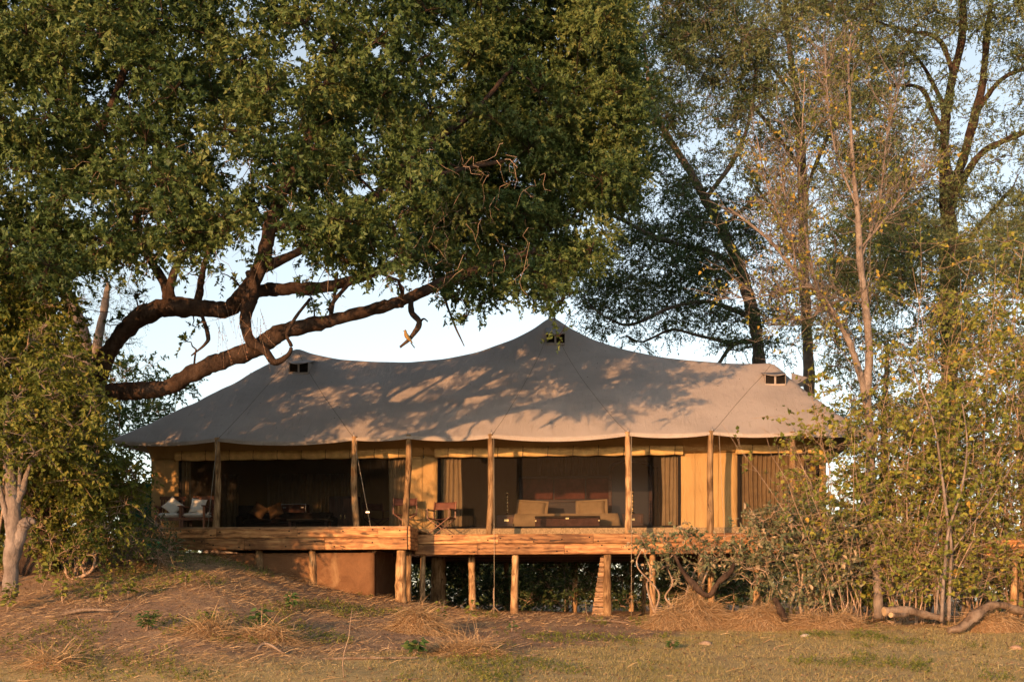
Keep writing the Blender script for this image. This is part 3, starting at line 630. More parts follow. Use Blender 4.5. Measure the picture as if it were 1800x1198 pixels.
outA = [(-160,-160),(700,-190),(1000,-120),(1090,60),(1130,200),(1080,330),(1010,440),(930,490),(840,450),(760,440),(700,430),(640,470),(560,450),(500,400),(420,420),(350,440),(250,450),(180,520),(60,500),(-160,520)]
holesA = [(322,212,26,24),(285,265,24,22),(150,340,20,22),(480,360,22,12)]
frontA = clumps_in(rA, [(-160,-160),(700,-190),(760,-120),(770,100),(760,230),(720,340),(650,420),(560,360),(520,420),(460,330),(370,420),(330,430),(230,380),(200,470),(60,480),(-160,500)], 118, lambda x, y, r: 20.4+1.3*((x-380)/480)**2+.9*max(0, (y-250)/300)**2*0+r.uniform(-.45, .45), (.5, .8), .86, holesA)
lowA = [(W(a_, b_, rA.uniform(20.6, 21.8)), rA.uniform(.28, .5)) for a_, b_ in ((40,470),(90,440),(130,480),(165,420),(215,465),(60,400),(300,420),(340,450),(330,400),(385,410),(580,430),(610,460),(640,440),(610,395),(690,400),(720,370),(560,380),(20,430),(250,430),(110,400),(655,475),(700,450))]
midA = clumps_in(rA, outA, 285, (23.0, 28.0), (.6, .95), .62, holesA)
for i_, (c_, q_) in enumerate(midA):           # the right half of the crown reaches back over the roof
    px_ = 900+F*c_[0]/c_[1]; py_ = HZ-(c_[2]-ZC)/c_[1]*F
    if px_ > 660: midA[i_] = (W(px_, py_, c_[1]+2.4), q_*1.1)
rightA = clumps_in(rA, [(800,-120),(1010,-100),(1100,60),(1140,200),(1130,340),(1060,440),(980,500),(890,515),(800,500),(720,430),(760,300),(830,150)], 118, (26.5, 30.5), (.5, .9), .7)
# tufts along the low limbs, hanging into the open sky
tuft = [(330,600),(345,575),(420,500),(520,500),(545,520),(600,470),(700,500),(770,510),(810,530),(840,505),(880,480),(640,450),(690,475),(960,500),(905,460),(240,520),(330,480),(390,480),(205,560),(120,540),(580,530),(820,555),(975,560),(985,590),(930,520)]
tuft2 = [(720,470),(750,480),(790,500),(830,500),(860,525),(900,505),(940,490),(980,470),(760,450),(820,460),(880,480),(700,440),(910,530),(850,545),(960,520),(1010,480),(1040,450),(800,535),(990,540),(1060,420)]
tufts = [(W(a_, b_-12, rA.uniform(23.6, 25.2)), rA.uniform(.34, .52)) for a_, b_ in tuft2]+[(W(a+rA.uniform(-6, 6), b, rA.uniform(23.8, 25)), rA.uniform(.14, .30)) for a, b in tuft]
big = make_tree('spreading_tree', 'huge dark-barked tree whose low limbs arch over the tent roof', limbsA, frontA+lowA+midA+rightA+tufts, M['bark'], M['leafA'], 5, per=66, k=12, ll=.089, lw=.062, slen=(.14,.34), reach=.95, tone=(.12,.85), droop=.28, base=gpt(60, 25.5), twig=.35)
# upper and left crown out of view, added for the shade it casts
up = clumps_in(rA, [(-700,-200),(480,-200),(420,-500),(200,-800),(-500,-800)], 110, (20.5, 28), (.9, 1.5), 1.2)+clumps_in(rA, [(-700,-200),(-170,-200),(-170,520),(-420,560),(-700,420)], 70, (21, 27), (.7, 1.1), .9)
mu = MB()
for c_, q_ in up:
    n_ = int(46*q_); u_ = rdir(rA, n_); sprays(rA, mu, None, c_+u_*q_*rA.uniform(.3, 1, (n_, 1))-np.array(big.location), u_, rA.uniform(.4, .8, n_), 9, .17, .10, np.clip(.5+rA.normal(size=n_)*.15, 0, 1), .25, False, 0)
mu.build('unseen_crown', M['leafA'], big)
# hanging dead wood: crooked looping branch and snags
for nm, rows in (('looping_branch', [(440,480,22,24.0),(446,520,20,23.8),(432,560,22,23.7),(440,598,24,23.6),(465,615,17,23.5),(483,636,15,23.5),(505,625,10,23.5),(512,608,8,23.5),(504,588,7.5,23.5),(518,560,7,23.6),(545,525,6,23.8)]),
                 ('dead_branch', [(722,528,11,24.3),(724,550,12,24.2),(737,566,13,24.2),(725,590,9,24.2),(703,610,5,24.2)]), ('dead_branch', [(737,566,6,24.2),(745,560,4,24.2),(752,565,2.5,24.2)]),
                 ('dead_branch', [(352,545,8,24.5),(366,590,9,24.4),(360,605,6,24.3),(336,625,3,24.2)]), ('dead_branch', [(772,498,7,24.55),(780,520,6,24.5),(790,548,5,24.4),(803,580,4,24.3),(816,608,2,24.3)]),
                 ('dead_branch', [(592,480,8,24.3),(588,520,7,24.2),(583,552,6,24.2)]), ('dead_branch', [(640,462,9,24.2),(620,490,8,24),(583,535,8,24),(582,550,8,24)])):
    q = crom(LM(rows), 6); MB().tubes(q[None, :, :3]-np.array(big.location), q[None, :, 3]*.85, 10, gnarl=.08).build(nm, M['bark'], big)
# bare hanging twigs (pale) under the crown
mt = MB(); rt = np.random.default_rng(77)
for k_ in range(190):
    a = W(rt.uniform(150, 960), rt.uniform(250, 480), rt.uniform(21, 24)); n = 6; p = a+np.cumsum(np.vstack([np.zeros(3), np.column_stack([rt.normal(size=n-1)*.09+rt.normal()*.05, rt.normal(size=n-1)*.07, -np.abs(rt.normal(size=n-1))*.13])]), 0)
    mt.tubes((p-np.array(big.location))[None], np.linspace(.006, .002, n)[None], 3, False)
mt.build('bare_twigs', M['twig'], big)['kind'] = 'stuff'
# reddish hanging sprig
ml, mt = MB(), MB(); n = 26; O = np.array([W(rt.uniform(372, 460), rt.uniform(530, 590), rt.uniform(23.2, 23.6)) for _ in range(n)])-np.array(big.location)
sprays(rt, ml, mt, O, np.tile([0.,0,-1], (n, 1))+rt.normal(size=(n, 3))*.35, rt.uniform(.3, .9, n), 9, .035, .02, np.full(n, .9), .1, False, 1., .6, .003)
mt.build('hanging_twigs', M['twig'], big)['kind'] = 'stuff'
M['leafR'] = leaf_mat('red_dry_leaves', [(0, (.22,.09,.06)), (1, (.36,.17,.11))]); ml.build('dry_leaves', M['leafR'], big)
# ------------------------------------------------------------ trees behind the tent
rB = np.random.default_rng(8)
limbsB = [LM([(1338,1050,40,42),(1336,780,37,42),(1334,640,33,42),(1330,590,32,42),(1318,530,33,42),(1300,470,30,42),(1268,400,26,41.8),(1240,350,22,41.6),(1212,300,20,41.5),(1165,225,17,41.3),(1145,170,13,41),(1130,60,10,41)]),
 LM([(1325,560,16,42),(1290,545,13,41.5),(1240,530,11,41),(1180,540,10,40.6),(1110,570,8,40.3),(1070,560,6,40),(1040,540,4,40)]),
 LM([(1330,600,14,42),(1290,605,12,41.5),(1262,640,9,41.2),(1240,660,6,41)]), LM([(1290,605,9,41.5),(1230,590,8,41),(1180,580,7,41),(1130,600,5,40.7),(1100,590,4,40.5)]),
 LM([(1300,470,16,42),(1240,440,13,41.5),(1160,420,11,41),(1080,380,9,40.5),(1000,350,7,40)]),
 LM([(1240,350,14,41.6),(1290,280,11,42),(1320,200,9,42.3),(1330,100,7,42.5)]),
 LM([(1165,225,12,41.3),(1100,180,10,41),(1040,150,8,40.6),(980,130,6,40.3)]), LM([(1268,400,12,41.8),(1330,350,9,42.4),(1380,330,6,42.8)])]
for q_ in limbsB: q_[:, 3] *= .66
clB = clumps_in(rB, [(860,60),(960,-120),(1200,-120),(1230,40),(1190,150),(1200,300),(1290,430),(1310,560),(1230,600),(1130,580),(1030,560),(960,480),(880,460),(830,300)], 165, (38.5, 45), (.5, .95), .8)
clB += clumps_in(rB, [(1180,330),(1300,330),(1400,450),(1400,600),(1300,640),(1130,610),(1060,600),(1030,560),(1200,520)], 36, (39.5, 43), (.3, .55), .7)
clB += clumps_in(rB, [(1150,-100),(1400,-100),(1330,90),(1240,60),(1180,250),(1290,330),(1200,340)], 34, (40, 44), (.3, .55), .7)
clB += clumps_in(rB, [(1140,60),(1260,40),(1330,200),(1380,420),(1300,420),(1200,280)], 45, (40, 44.5), (.26, .5), .6)
clB += clumps_in(rB, [(1180,300),(1290,380),(1400,560),(1390,640),(1290,640),(1230,480)], 40, (38.6, 41), (.24, .46), .5)+clumps_in(rB, [(1100,380),(1250,420),(1290,600),(1150,590),(1010,590),(1030,480)], 40, (39, 43), (.3, .6), .6)
make_tree('leaning_tree', 'dark green tree with a leaning trunk rising behind the tent roof', limbsB, clB, M['barkg'], M['leafB'], 6, per=48, k=14, ll=.098, lw=.046, slen=(.3,.65), flat=.6, base=gpt(1338, 42), twig=.3, tw=.006)
limbsC = [LM([(1425,1050,38,46),(1424,760,34,46),(1420,620,32,46),(1414,500,31,46),(1412,380,29,46),(1408,270,26,46),(1400,170,20,46),(1385,60,14,46),(1375,-80,8,46)]),
 LM([(1410,300,15,46),(1360,230,13,45.5),(1320,180,12,45),(1300,140,10,44.8),(1330,110,7,44.6)]), LM([(1410,350,14,46),(1450,250,12,46.5),(1490,160,10,46.8),(1520,60,7,47)]),
 LM([(1415,470,13,46),(1370,390,10,45.5),(1330,330,8,45)]), LM([(1418,580,12,46),(1470,500,10,46.4),(1540,470,8,46.8),(1600,450,6,47)]), LM([(1400,180,12,46),(1340,100,9,45.5),(1260,60,7,45)])]
for q_ in limbsC: q_[:, 3] *= .58
rC = np.random.default_rng(18)
clC = clumps_in(rC, [(1180,-40),(1330,-60),(1560,-60),(1600,60),(1560,200),(1440,240),(1300,180),(1200,120)], 55, (39.5, 42.5), (.4, .75), .7)+clumps_in(rC, [(1180,20),(1260,-120),(1560,-120),(1600,60),(1580,200),(1480,280),(1370,260),(1280,210),(1200,130)], 150, (41.5, 49), (.45, .9), .7)
clC += clumps_in(rC, [(1340,250),(1560,250),(1640,420),(1560,560),(1400,600),(1340,450)], 85, (43, 48), (.35, .65), .7)
clC += clumps_in(rC, [(1160,-60),(1620,-60),(1640,300),(1560,460),(1400,420),(1300,300),(1180,230)], 130, (38.5, 44), (.28, .5), .5)
make_tree('olive_tree', 'tall straight-trunked tree with thin olive foliage behind the bare sapling', limbsC, clC, M['barkg'], M['leafO'], 16, per=38, k=12, ll=.11, lw=.045, slen=(.3,.7), flat=.5, base=gpt(1425, 46), twig=.4, tw=.006)
limbsD = [LM([(1668,1050,52,44),(1668,700,50,44),(1668,480,50,44),(1668,400,50,44),(1665,330,46,44),(1660,270,30,44),(1664,200,26,44),(1676,130,24,44),(1692,60,22,44),(1690,-60,18,44)]),
 LM([(1668,330,30,44),(1690,290,26,44),(1712,210,26,44.2),(1728,140,20,44.4),(1735,60,16,44.5),(1750,-60,12,44.5)]), LM([(1664,300,20,44),(1660,220,18,43.8),(1655,180,14,43.6),(1625,120,10,43.4),(1600,90,8,43.2)]),
 LM([(1672,350,24,44),(1720,275,20,44),(1760,250,17,43.8),(1820,225,14,43.5)]), LM([(1662,240,17,44),(1640,200,14,44.2),(1618,155,11,44.5),(1560,150,8,45)]),
 LM([(1676,130,16,44),(1650,70,13,44.2),(1600,55,10,44.4),(1540,40,7,44.6)]), LM([(1715,200,16,44.2),(1760,140,13,44),(1830,110,10,43.8)]), LM([(1668,470,18,44),(1720,400,13,43.7),(1770,340,10,43.4)])]
for q_ in limbsD: q_[:, 3] *= .6
rD = np.random.default_rng(19)
clD = clumps_in(rD, [(1540,-120),(1960,-120),(1960,420),(1800,400),(1760,330),(1800,180),(1740,100),(1640,20),(1600,120),(1540,120)], 120, (40.5, 47), (.4, .8), .7, [(1690,190,30,60)])
clD += clumps_in(rD, [(1480,240),(1620,240),(1640,350),(1720,330),(1850,360),(1850,520),(1500,520)], 85, (40.5, 47), (.4, .75), .7)
clD += clumps_in(rD, [(1480,-60),(1860,-60),(1860,520),(1480,520)], 215, (38.5, 43.6), (.26, .5), .45, [(1700,170,20,30)])
make_tree('forked_tree', 'tall thick-trunked tree forking into three dark upright limbs', limbsD, clD, M['bark'], M['leafO'], 17, per=38, k=12, ll=.11, lw=.046, slen=(.3,.7), flat=.55, base=gpt(1668, 44), twig=.4, tw=.006)
# pale trunk behind the left creeper, and small trees at the back
make_tree('pale_trunk_tree', 'pale leaning trunk with thin grey foliage behind the tent at left', [LM([(175,1000,34,38),(160,760,32,38),(152,640,30,38),(138,570,28,38),(118,520,22,38),(90,460,14,38)]), LM([(160,660,16,38),(180,560,13,38),(190,500,10,38)]), LM([(95,640,18,38),(80,580,15,38),(75,520,10,38)])],
          clumps_in(rB, [(60,440),(240,440),(250,560),(200,660),(80,680),(40,560)], 34, (37, 41), (.3, .6), .7), M['barkp'], M['leafB'], 41, per=36, k=12, ll=.06, lw=.022, base=gpt(175, 38), flat=.8)
# ------------------------------------------------------------ shrubs and thickets made of stems
def stems_shrub(name, label, bases, H, seed, leafm, bark, nst=7, lean=.22, ll=.085, lw=.07, heart=True, dens=1.0, r0=.018, side=9, lfrom=.25, cat='shrub', group=None, sub=3, droop=.5, arch=0., lean_dir=(0, 0), tone=.5, lk=4):
    r = np.random.default_rng(seed); bases = [np.asarray(b, float) for b in bases]; root = thing(name, label, cat, bases[0], 0, group); off = np.array(root.location)
    ms, ml, mt = MB(), MB(), MB()
    S = []
    for i in range(nst):
        b = bases[i % len(bases)]+np.append(r.normal(size=2)*.12, 0); b[2] = float(gz(b[0], b[1]))-.03; h = H*r.uniform(.55, 1.05); m = 9; d = np.append(r.normal(size=2)*lean+np.array(lean_dir), 1.)
        st = np.tile(d*h/(m-1), (m-1, 1))+np.append(r.normal(size=2)*.5, 0)*arch*h/(m-1)*np.linspace(0, 1, m-1)[:, None]*np.array((1, 1, 0))+r.normal(size=(m-1, 3))*.06*h/(m-1)*2.2
        p = b+np.vstack([np.zeros(3), np.cumsum(st, 0)]); S.append((p, h))
        ms.tubes((p-off)[None], (r0*r.uniform(.6, 1.3)*np.linspace(1, .22, m))[None], 6)
    tips = []; B2 = []; R2 = []
    for p, h in S:
        for k_ in range(side):
            t = r.uniform(lfrom, .98)*(len(p)-1); i = int(t); a = p[i]*(1-t+i)+p[min(i+1, len(p)-1)]*(t-i); Lb = h*r.uniform(.10, .30)*(1.2-t/(len(p)-1)*.7)
            d = norm(np.append(r.normal(size=2), r.uniform(.1, 1.1))); m = 6; q = a+np.vstack([np.zeros(3), np.cumsum(np.tile(d*Lb/(m-1), (m-1, 1))+r.normal(size=(m-1, 3))*.09*Lb/2+np.array((0,0,-.06*Lb))*np.linspace(0, droop, m-1)[:, None], 0)]); B2.append(q); R2.append(r0*.38*np.linspace(1, .3, m))
            for s_ in range(sub):
                u = r.uniform(.2, 1)*(m-1); i2 = min(int(u), m-2); a2 = q[i2]*(1-u+i2)+q[i2+1]*(u-i2); tips.append((a2, norm(d+r.normal(size=3)*.7), Lb*r.uniform(.25, .6)))
    B2 = np.array(B2); R2 = np.array(R2); ms.tubes(B2-off, R2, 4, False)
    O = np.array([t[0] for t in tips]); D = np.array([t[1] for t in tips]); Ln = np.array([t[2] for t in tips])
    keep = r.uniform(size=len(O)) < dens
    ms.tubes(np.stack([O, O+D*Ln[:, None]*.5, O+D*Ln[:, None]], 1)[~keep]-off, np.tile([.006, .004, .002], ((~keep).sum(), 1)), 3, False)
    if keep.any(): sprays(r, ml, ms, O[keep]-off, D[keep], Ln[keep], lk, ll, lw, np.clip(tone+r.normal(size=keep.sum())*.2, 0, 1), droop*.6, heart, 1., .8, .004)
    ms.build('stems', bark, root)
    if ml.n: ml.build('foliage', leafm, root)
    return root
def clump_shrub(name, label, poly, Yr, n, rad, leafm, seed, base, per=50, k=10, ll=.08, lw=.05, heart=False, bark=M['twig'], cat='shrub', group=None, limbs=None, droop=.4, flat=.9, gap=.35, holes=(), twig=.5):
    r = np.random.default_rng(seed); cl = clumps_in(r, poly, n, Yr, rad, gap, holes)
    if limbs is None:
        b = np.asarray(base); limbs = []
        for k_ in range(5):
            c = cl[r.integers(len(cl))][0]; t = np.linspace(0, 1, 5)[:, None]; p = (b+np.append(r.normal(size=2)*.1, -.05))*(1-t)+c*t; p[1:-1] += r.normal(size=(3, 3))*.12; limbs.append(np.column_stack([p, np.linspace(.035, .012, 5)]))
    return make_tree(name, label, limbs, cl, bark, leafm, seed, cat, group, per, k, ll, lw, (.2, .45), droop, heart, flat, twig, .005, base)
# left: creeper drowning the trunk, pale little tree, dark shrubs by the deck
clump_shrub('creeper_thicket', 'tall mass of olive creeper leaves smothering the big tree trunk', [(-160,500),(60,490),(140,540),(120,640),(170,690),(165,770),(215,850),(120,870),(60,800),(-160,850)], (22.6, 24.8), 165, (.28,.5), M['leafC'], 51, gpt(-30, 24), 46, 12, .085, .06, True, gap=.30, cat='creeper')
clump_shrub('hanging_creeper', 'drooping olive creeper branches beside the unlit deck armchairs', [(110,690),(165,710),(168,785),(220,820),(250,850),(225,890),(180,900),(110,860),(90,760)], (24.2, 25.6), 75, (.2,.42), M['leafC'], 52, gpt(140, 25), 40, 11, .075, .055, True, gap=.3, cat='creeper')
clump_shrub('shade_bush', 'dense unseen thicket added beyond the left end of the deck for shade', [(-900,420),(-160,470),(10,560),(30,960),(-900,960)], (25.2, 27.5), 220, (.45,.85), M['leafC'], 56, gpt(-420, 26), 36, 9, .17, .12, False, gap=.4, twig=.1)  # unseen bush, added to keep the sun off the left tent end
small = [LM([(18,1045,34,22),(22,960,32,22),(25,900,30,22),(18,840,24,22),(12,780,16,22),(15,700,10,22)]), LM([(24,980,24,22),(38,930,26,22),(50,915,20,22),(62,918,7,22)]), LM([(25,890,17,22),(40,860,14,22),(48,830,10,22),(70,790,8,22),(100,775,6,22)]), LM([(34,880,12,22),(36,820,9,22),(44,770,7,22)]), LM([(22,960,16,22),(5,880,14,22),(-20,800,10,22)])]
for q_ in small: q_[:, 3] *= .8
make_tree('pale_barked_tree', 'small multi-stemmed tree with pale bark and a broken stub', small, clumps_in(rB, [(-120,560),(90,560),(180,680),(150,800),(60,800),(-120,840)], 85, (20.8, 22.8), (.25,.45), .32), M['barkp'], M['leafC'], 53, per=34, k=11, ll=.08, lw=.055, heart=True, base=gpt(18, 22), droop=.5, tips=False)
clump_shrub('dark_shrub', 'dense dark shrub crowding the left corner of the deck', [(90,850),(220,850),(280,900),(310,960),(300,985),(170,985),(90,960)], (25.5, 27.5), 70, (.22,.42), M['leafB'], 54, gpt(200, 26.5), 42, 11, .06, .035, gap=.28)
clump_shrub('shaded_creeper', 'dark curtain of creeper hanging between the pale-barked tree and deck', [(40,780),(150,820),(225,870),(230,960),(150,990),(40,985)], (24.0, 25.2), 75, (.22,.42), M['leafC'], 57, gpt(130, 24.8), 38, 10, .075, .055, True, gap=.28, cat='creeper')
clump_shrub('fresh_green_bush', 'fresh green bush showing above the tent roof beside the pale trunk', [(195,640),(270,630),(330,690),(330,780),(200,830),(150,760)], (37, 40), 40, (.35,.65), M['leafG'], 55, gpt(250, 38.5), 40, 9, .12, .07, gap=.5)
# behind and below the deck
for i, (a, b) in enumerate(((680, 820), (800, 930), (930, 1060), (1050, 1190), (1180, 1320))):
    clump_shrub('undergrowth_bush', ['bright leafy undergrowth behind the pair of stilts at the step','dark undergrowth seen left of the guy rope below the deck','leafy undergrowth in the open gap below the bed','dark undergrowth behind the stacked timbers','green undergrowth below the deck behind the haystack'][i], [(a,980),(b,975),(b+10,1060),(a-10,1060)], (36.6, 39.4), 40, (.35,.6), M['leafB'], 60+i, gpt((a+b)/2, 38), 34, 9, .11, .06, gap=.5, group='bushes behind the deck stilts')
for i, (poly, Yr, n, lb, lm) in enumerate((([(1470,380),(1640,400),(1700,520),(1690,800),(1480,820),(1440,640)], (34, 38), 105, 'dense dark evergreen tree crown behind the tent right end', 'leafB'), ([(1650,400),(1960,380),(1960,860),(1700,880),(1660,620)], (33, 37), 105, 'dense olive tree crown behind the timber walkway', 'leafO'))):
    b = gpt(1560 if i == 0 else 1800, 36); rr = np.random.default_rng(90+i); tr = [np.array([(*b, .2), (b[0]+.1, b[1], b[2]+2.5, .17), (b[0]-.1, b[1], b[2]+5, .12), (b[0], b[1], b[2]+8, .06)])]
    make_tree('thicket_tree', lb, tr, clumps_in(rr, poly, n, Yr, (.4, .75), .62, [(1720,690,26,50),(1740,760,22,30)]), M['barkg'], M[lm], 90+i, per=46, k=13, ll=.075, lw=.04, base=b, flat=.8)
# right: bare sapling and the twiggy thicket in front of the tent end
sap = [LM([(1545,1085,30,27.3),(1540,980,30,27.3),(1532,880,30,27.3),(1530,780,29,27.3),(1524,690,27,27.2),(1528,620,25,27.2),(1522,540,23,27.2),(1512,460,20,27.1),(1508,380,17,27.1),(1500,300,13,27),(1495,210,9,27),(1492,120,6,27),(1497,40,4,27)]),
 LM([(1530,760,24,27.3),(1520,690,23,27.2),(1500,620,22,27.1),(1480,575,19,27),(1440,520,16,26.9),(1400,480,13,26.8),(1360,430,11,26.7),(1320,395,8,26.6),(1280,365,5,26.5)]),
 LM([(1440,520,11,26.9),(1425,460,9,26.9),(1415,400,8,26.9),(1405,320,6,26.9),(1410,230,5,26.8),(1415,130,3.5,26.8)]), LM([(1480,575,10,27),(1440,500,8,27.1),(1390,420,7,27.2),(1350,330,5,27.3),(1330,240,4,27.3)]),
 LM([(1500,620,8,27.1),(1440,512,6,26.6),(1370,515,5,26.3),(1300,530,3.5,26.2)]), LM([(1510,440,9,27.1),(1560,380,7,27.2),(1600,330,5,27.3),(1650,300,3.5,27.3)]), LM([(1505,360,8,27),(1470,270,6,26.9),(1455,170,4.5,26.8),(1450,80,3,26.8)]),
 LM([(1522,530,9,27.2),(1470,530,7,27),(1420,560,5,26.8),(1360,560,3.5,26.7)]), LM([(1512,460,8,27.1),(1545,360,6,27.3),(1560,240,4.5,27.4),(1590,120,3,27.5)]), LM([(1400,480,7,26.8),(1390,400,5,26.7),(1370,290,4,26.6)])]
for q_ in sap: q_[:, 3] *= .55
rs = np.random.default_rng(55)
sapling = make_tree('bare_sapling', 'pinkish-barked sapling, nearly leafless, forking in front of the tent corner', sap, [], M['barkp'], M['leafY'], 61, base=gpt(1545, 27.3))
ms, ml = MB(), MB(); off = np.array(sapling.location); O = []; D = []; Ln = []
for lm in sap[1:]+[sap[0][5:]]:
    q = crom(lm, 6)
    for _ in range(46):
        i = int(rs.integers(3, len(q)-2)); a = q[i, :3]; d = norm(norm(q[i+1, :3]-q[i, :3])*.8+rs.normal(size=3)*.55+np.array((0, 0, .45))); Lb = rs.uniform(.4, 1.5); m = 6
        p = a+np.vstack([np.zeros(3), np.cumsum(np.tile(d*Lb/(m-1), (m-1, 1))+rs.normal(size=(m-1, 3))*.05*Lb, 0)]); ms.tubes((p-off)[None], np.linspace(.009, .003, m)[None], 4, False)
        for s_ in range(5):
            j = int(rs.integers(1, len(p)-1)); dd = norm(d+rs.normal(size=3)*.6); l2 = rs.uniform(.15, .6); ms.tubes(np.stack([p[j], p[j]+dd*l2*.5+rs.normal(size=3)*.03, p[j]+dd*l2])[None]-off, np.array([[.005, .004, .002]]), 3, False)
            if rs.uniform() < .30: O.append(p[j]+dd*l2*.4); D.append(dd); Ln.append(l2)
O, D, Ln = np.array(O), np.array(D), np.array(Ln); sprays(rs, ml, None, O-off, D, Ln, 4, .085, .06, np.clip(.6+rs.normal(size=len(O))*.25, 0, 1), .5, True, 0)
ms.build('twigs', M['barkp'], sapling); ml.build('leaves', M['leafY'], sapling)
th = 'twiggy shrubs in the thicket beside the tent'
specs = [(1500, 27.4, 4.6, 8, .45, 'airy yellow-leaved shrub overlapping the roof end'), (1530, 27.8, 3.4, 8, .6, 'leafy yellow-green shrub at the foot of the bare sapling'), (1590, 27.0, 5.0, 8, .5, 'tall twiggy shrub with yellow leaves right of the sapling'), (1660, 26.6, 4.8, 9, .55, 'twiggy shrub whose pale stems fan out above the cut log'), (1700, 27.8, 6.6, 9, .6, 'tallest twiggy shrub, rising over the outdoor shower pipe'),
         (1780, 28.2, 6.4, 9, .55, 'tall half-bare shrub behind the timber walkway'), (1620, 29.5, 6.6, 8, .7, 'tall leafy shrub deep inside the thicket'), (1850, 27.2, 5.5, 8, .55, 'sparse straw-coloured shrub past the walkway post'), (1460, 28.4, 2.0, 6, .4, 'low arching shrub against the closed tent curtain')]
for i, (pp, yy, H, ns, dn, lb) in enumerate(specs):
    stems_shrub('twiggy_shrub', lb, [gpt(pp, yy), gpt(pp+14, yy+.2), gpt(pp-12, yy+.3)], H*1.3, 200+i, M['leafY'], M['twig'], ns+4, .11, .10, .08, True, dn, .016, 22, .12, 'shrub', th, 5, .5, .25, (0, 0), .48, 5)
stems_shrub('arching_shrub', 'thin arching branches with scattered leaves hanging before the roof edge', [gpt(1475, 26.4), gpt(1500, 26.6)], 4.3, 231, M['leafY'], M['twig'], 11, .20, .09, .075, True, .6, .014, 12, .25, 'shrub', None, 3, .6, .5, (-.32, 0), .5)
# the pale forked stems standing before the walkway
for i, (rows, lb) in enumerate((([(1655,1092,11,26),(1658,1030,11,26),(1662,985,10,26),(1668,930,9,26),(1690,860,7,26),(1700,780,5,26),(1690,700,4,26)], 'slender pale stem beside the curved fallen log'), ([(1668,1090,12,26.1),(1670,1020,11,26.1),(1672,960,10,26.1),(1664,900,9,26.1),(1655,830,7,26.2),(1640,740,6,26.3),(1600,640,4,26.4)], 'slender pale stem bending left over the cut log'), ([(1645,1085,8,26.2),(1650,1030,7,26.2),(1660,1000,6,26.2),(1680,960,5,26.2),(1740,880,4,26.2),(1790,800,3,26.2)], 'slender pale stem leaning right towards the walkway'))):
    lm = LM(rows); lm[:, 3] *= .6; make_tree('slender_stem', lb, [lm], [(lm[min(j, len(lm)-1)][:3]+rs.normal(size=3)*.25+np.array((0, 0, .1)), .22) for j in (4, 5, 5, 6, 6)], M['barkp'], M['leafY'], 240+i, 'sapling', 'pale stems before the walkway', 16, 7, .085, .065, (.15, .4), .5, True, .9, .8, .004, gpt(rows[0][0], rows[0][3]))
# broad-leaved shrub: its larger pale leaves are single pieces
bl = clump_shrub('broad_leaved_shrub', 'low broad-leaved shrub with pale upturned leaves before the deck', [(1270,950),(1340,890),(1430,880),(1490,920),(1510,1000),(1470,1070),(1370,1060),(1290,1010)], (26.0, 27.4), 150, (.16,.32), M['leafP'], 71, gpt(1400, 26.8), 30, 9, .10, .06, gap=.2)
lf = MB(); V = np.array([(0,0,0),(.06,.045,.02),(.13,.05,.025),(.19,.0,.0),(.13,-.05,.025),(.06,-.045,.02),(.09,0,0)])
lf.add(V, [[0,1,2,6],[6,2,3,3],[0,6,4,5],[6,3,4,4]], np.full(4, .95)); lme = lf.mesh('broad_leaf'); lme.materials.append(M['leafP'])
for (a, b) in [(1308,882),(1330,1008),(1340,1005),(1370,1035),(1375,1012),(1407,1020),(1415,1030),(1422,1026),(1432,1052),(1444,1024),(1462,1010),(1440,968),(1455,966),(1513,902),(1540,934),(1425,1000),(1480,975),(1500,965),(1395,990),(1352,960),(1388,945),(1410,935),(1462,1035),(1478,990),(1330,955),(1375,975),(1450,925),(1550,1000)]:
    o = bpy.data.objects.new('leaf', lme); COL.objects.link(o); o.parent = bl; p = W(a, b, rs.uniform(25.75, 26.1)) - np.array(bl.location); o.location = p.tolist(); o.rotation_euler = (rs.uniform(-1.6, -.5), rs.uniform(.4, 1.6), rs.uniform(-2.2, -.6)); s_ = rs.uniform(.5, .95); o.scale = (s_,)*3
clump_shrub('sprawling_shrub', 'grey-green sprawling shrub climbing the dry grass heap at the deck', [(1110,940),(1200,925),(1270,960),(1260,1010),(1180,1020),(1120,980)], (26.6, 27.4), 34, (.12,.22), M['leafP'], 72, gpt(1170, 27), 16, 7, .085, .06, True, gap=.2)
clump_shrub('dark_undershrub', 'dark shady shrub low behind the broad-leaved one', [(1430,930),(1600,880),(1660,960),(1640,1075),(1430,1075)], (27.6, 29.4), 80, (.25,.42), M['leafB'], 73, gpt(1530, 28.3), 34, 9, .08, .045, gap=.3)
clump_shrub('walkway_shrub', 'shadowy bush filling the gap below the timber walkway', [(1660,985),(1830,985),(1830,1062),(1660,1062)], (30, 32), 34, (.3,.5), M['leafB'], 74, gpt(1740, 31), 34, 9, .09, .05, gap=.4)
# ------------------------------------------------------------ furniture and small things
def at(px, ly, z): p = T(np.array((lxof(px, ly), ly, z))); return p
def put(name, label, cat, px, ly, z, rz=0, group=None): return thing(name, label, cat, at(px, ly, z), -TH+rz, group)
fr = np.random.default_rng(12)
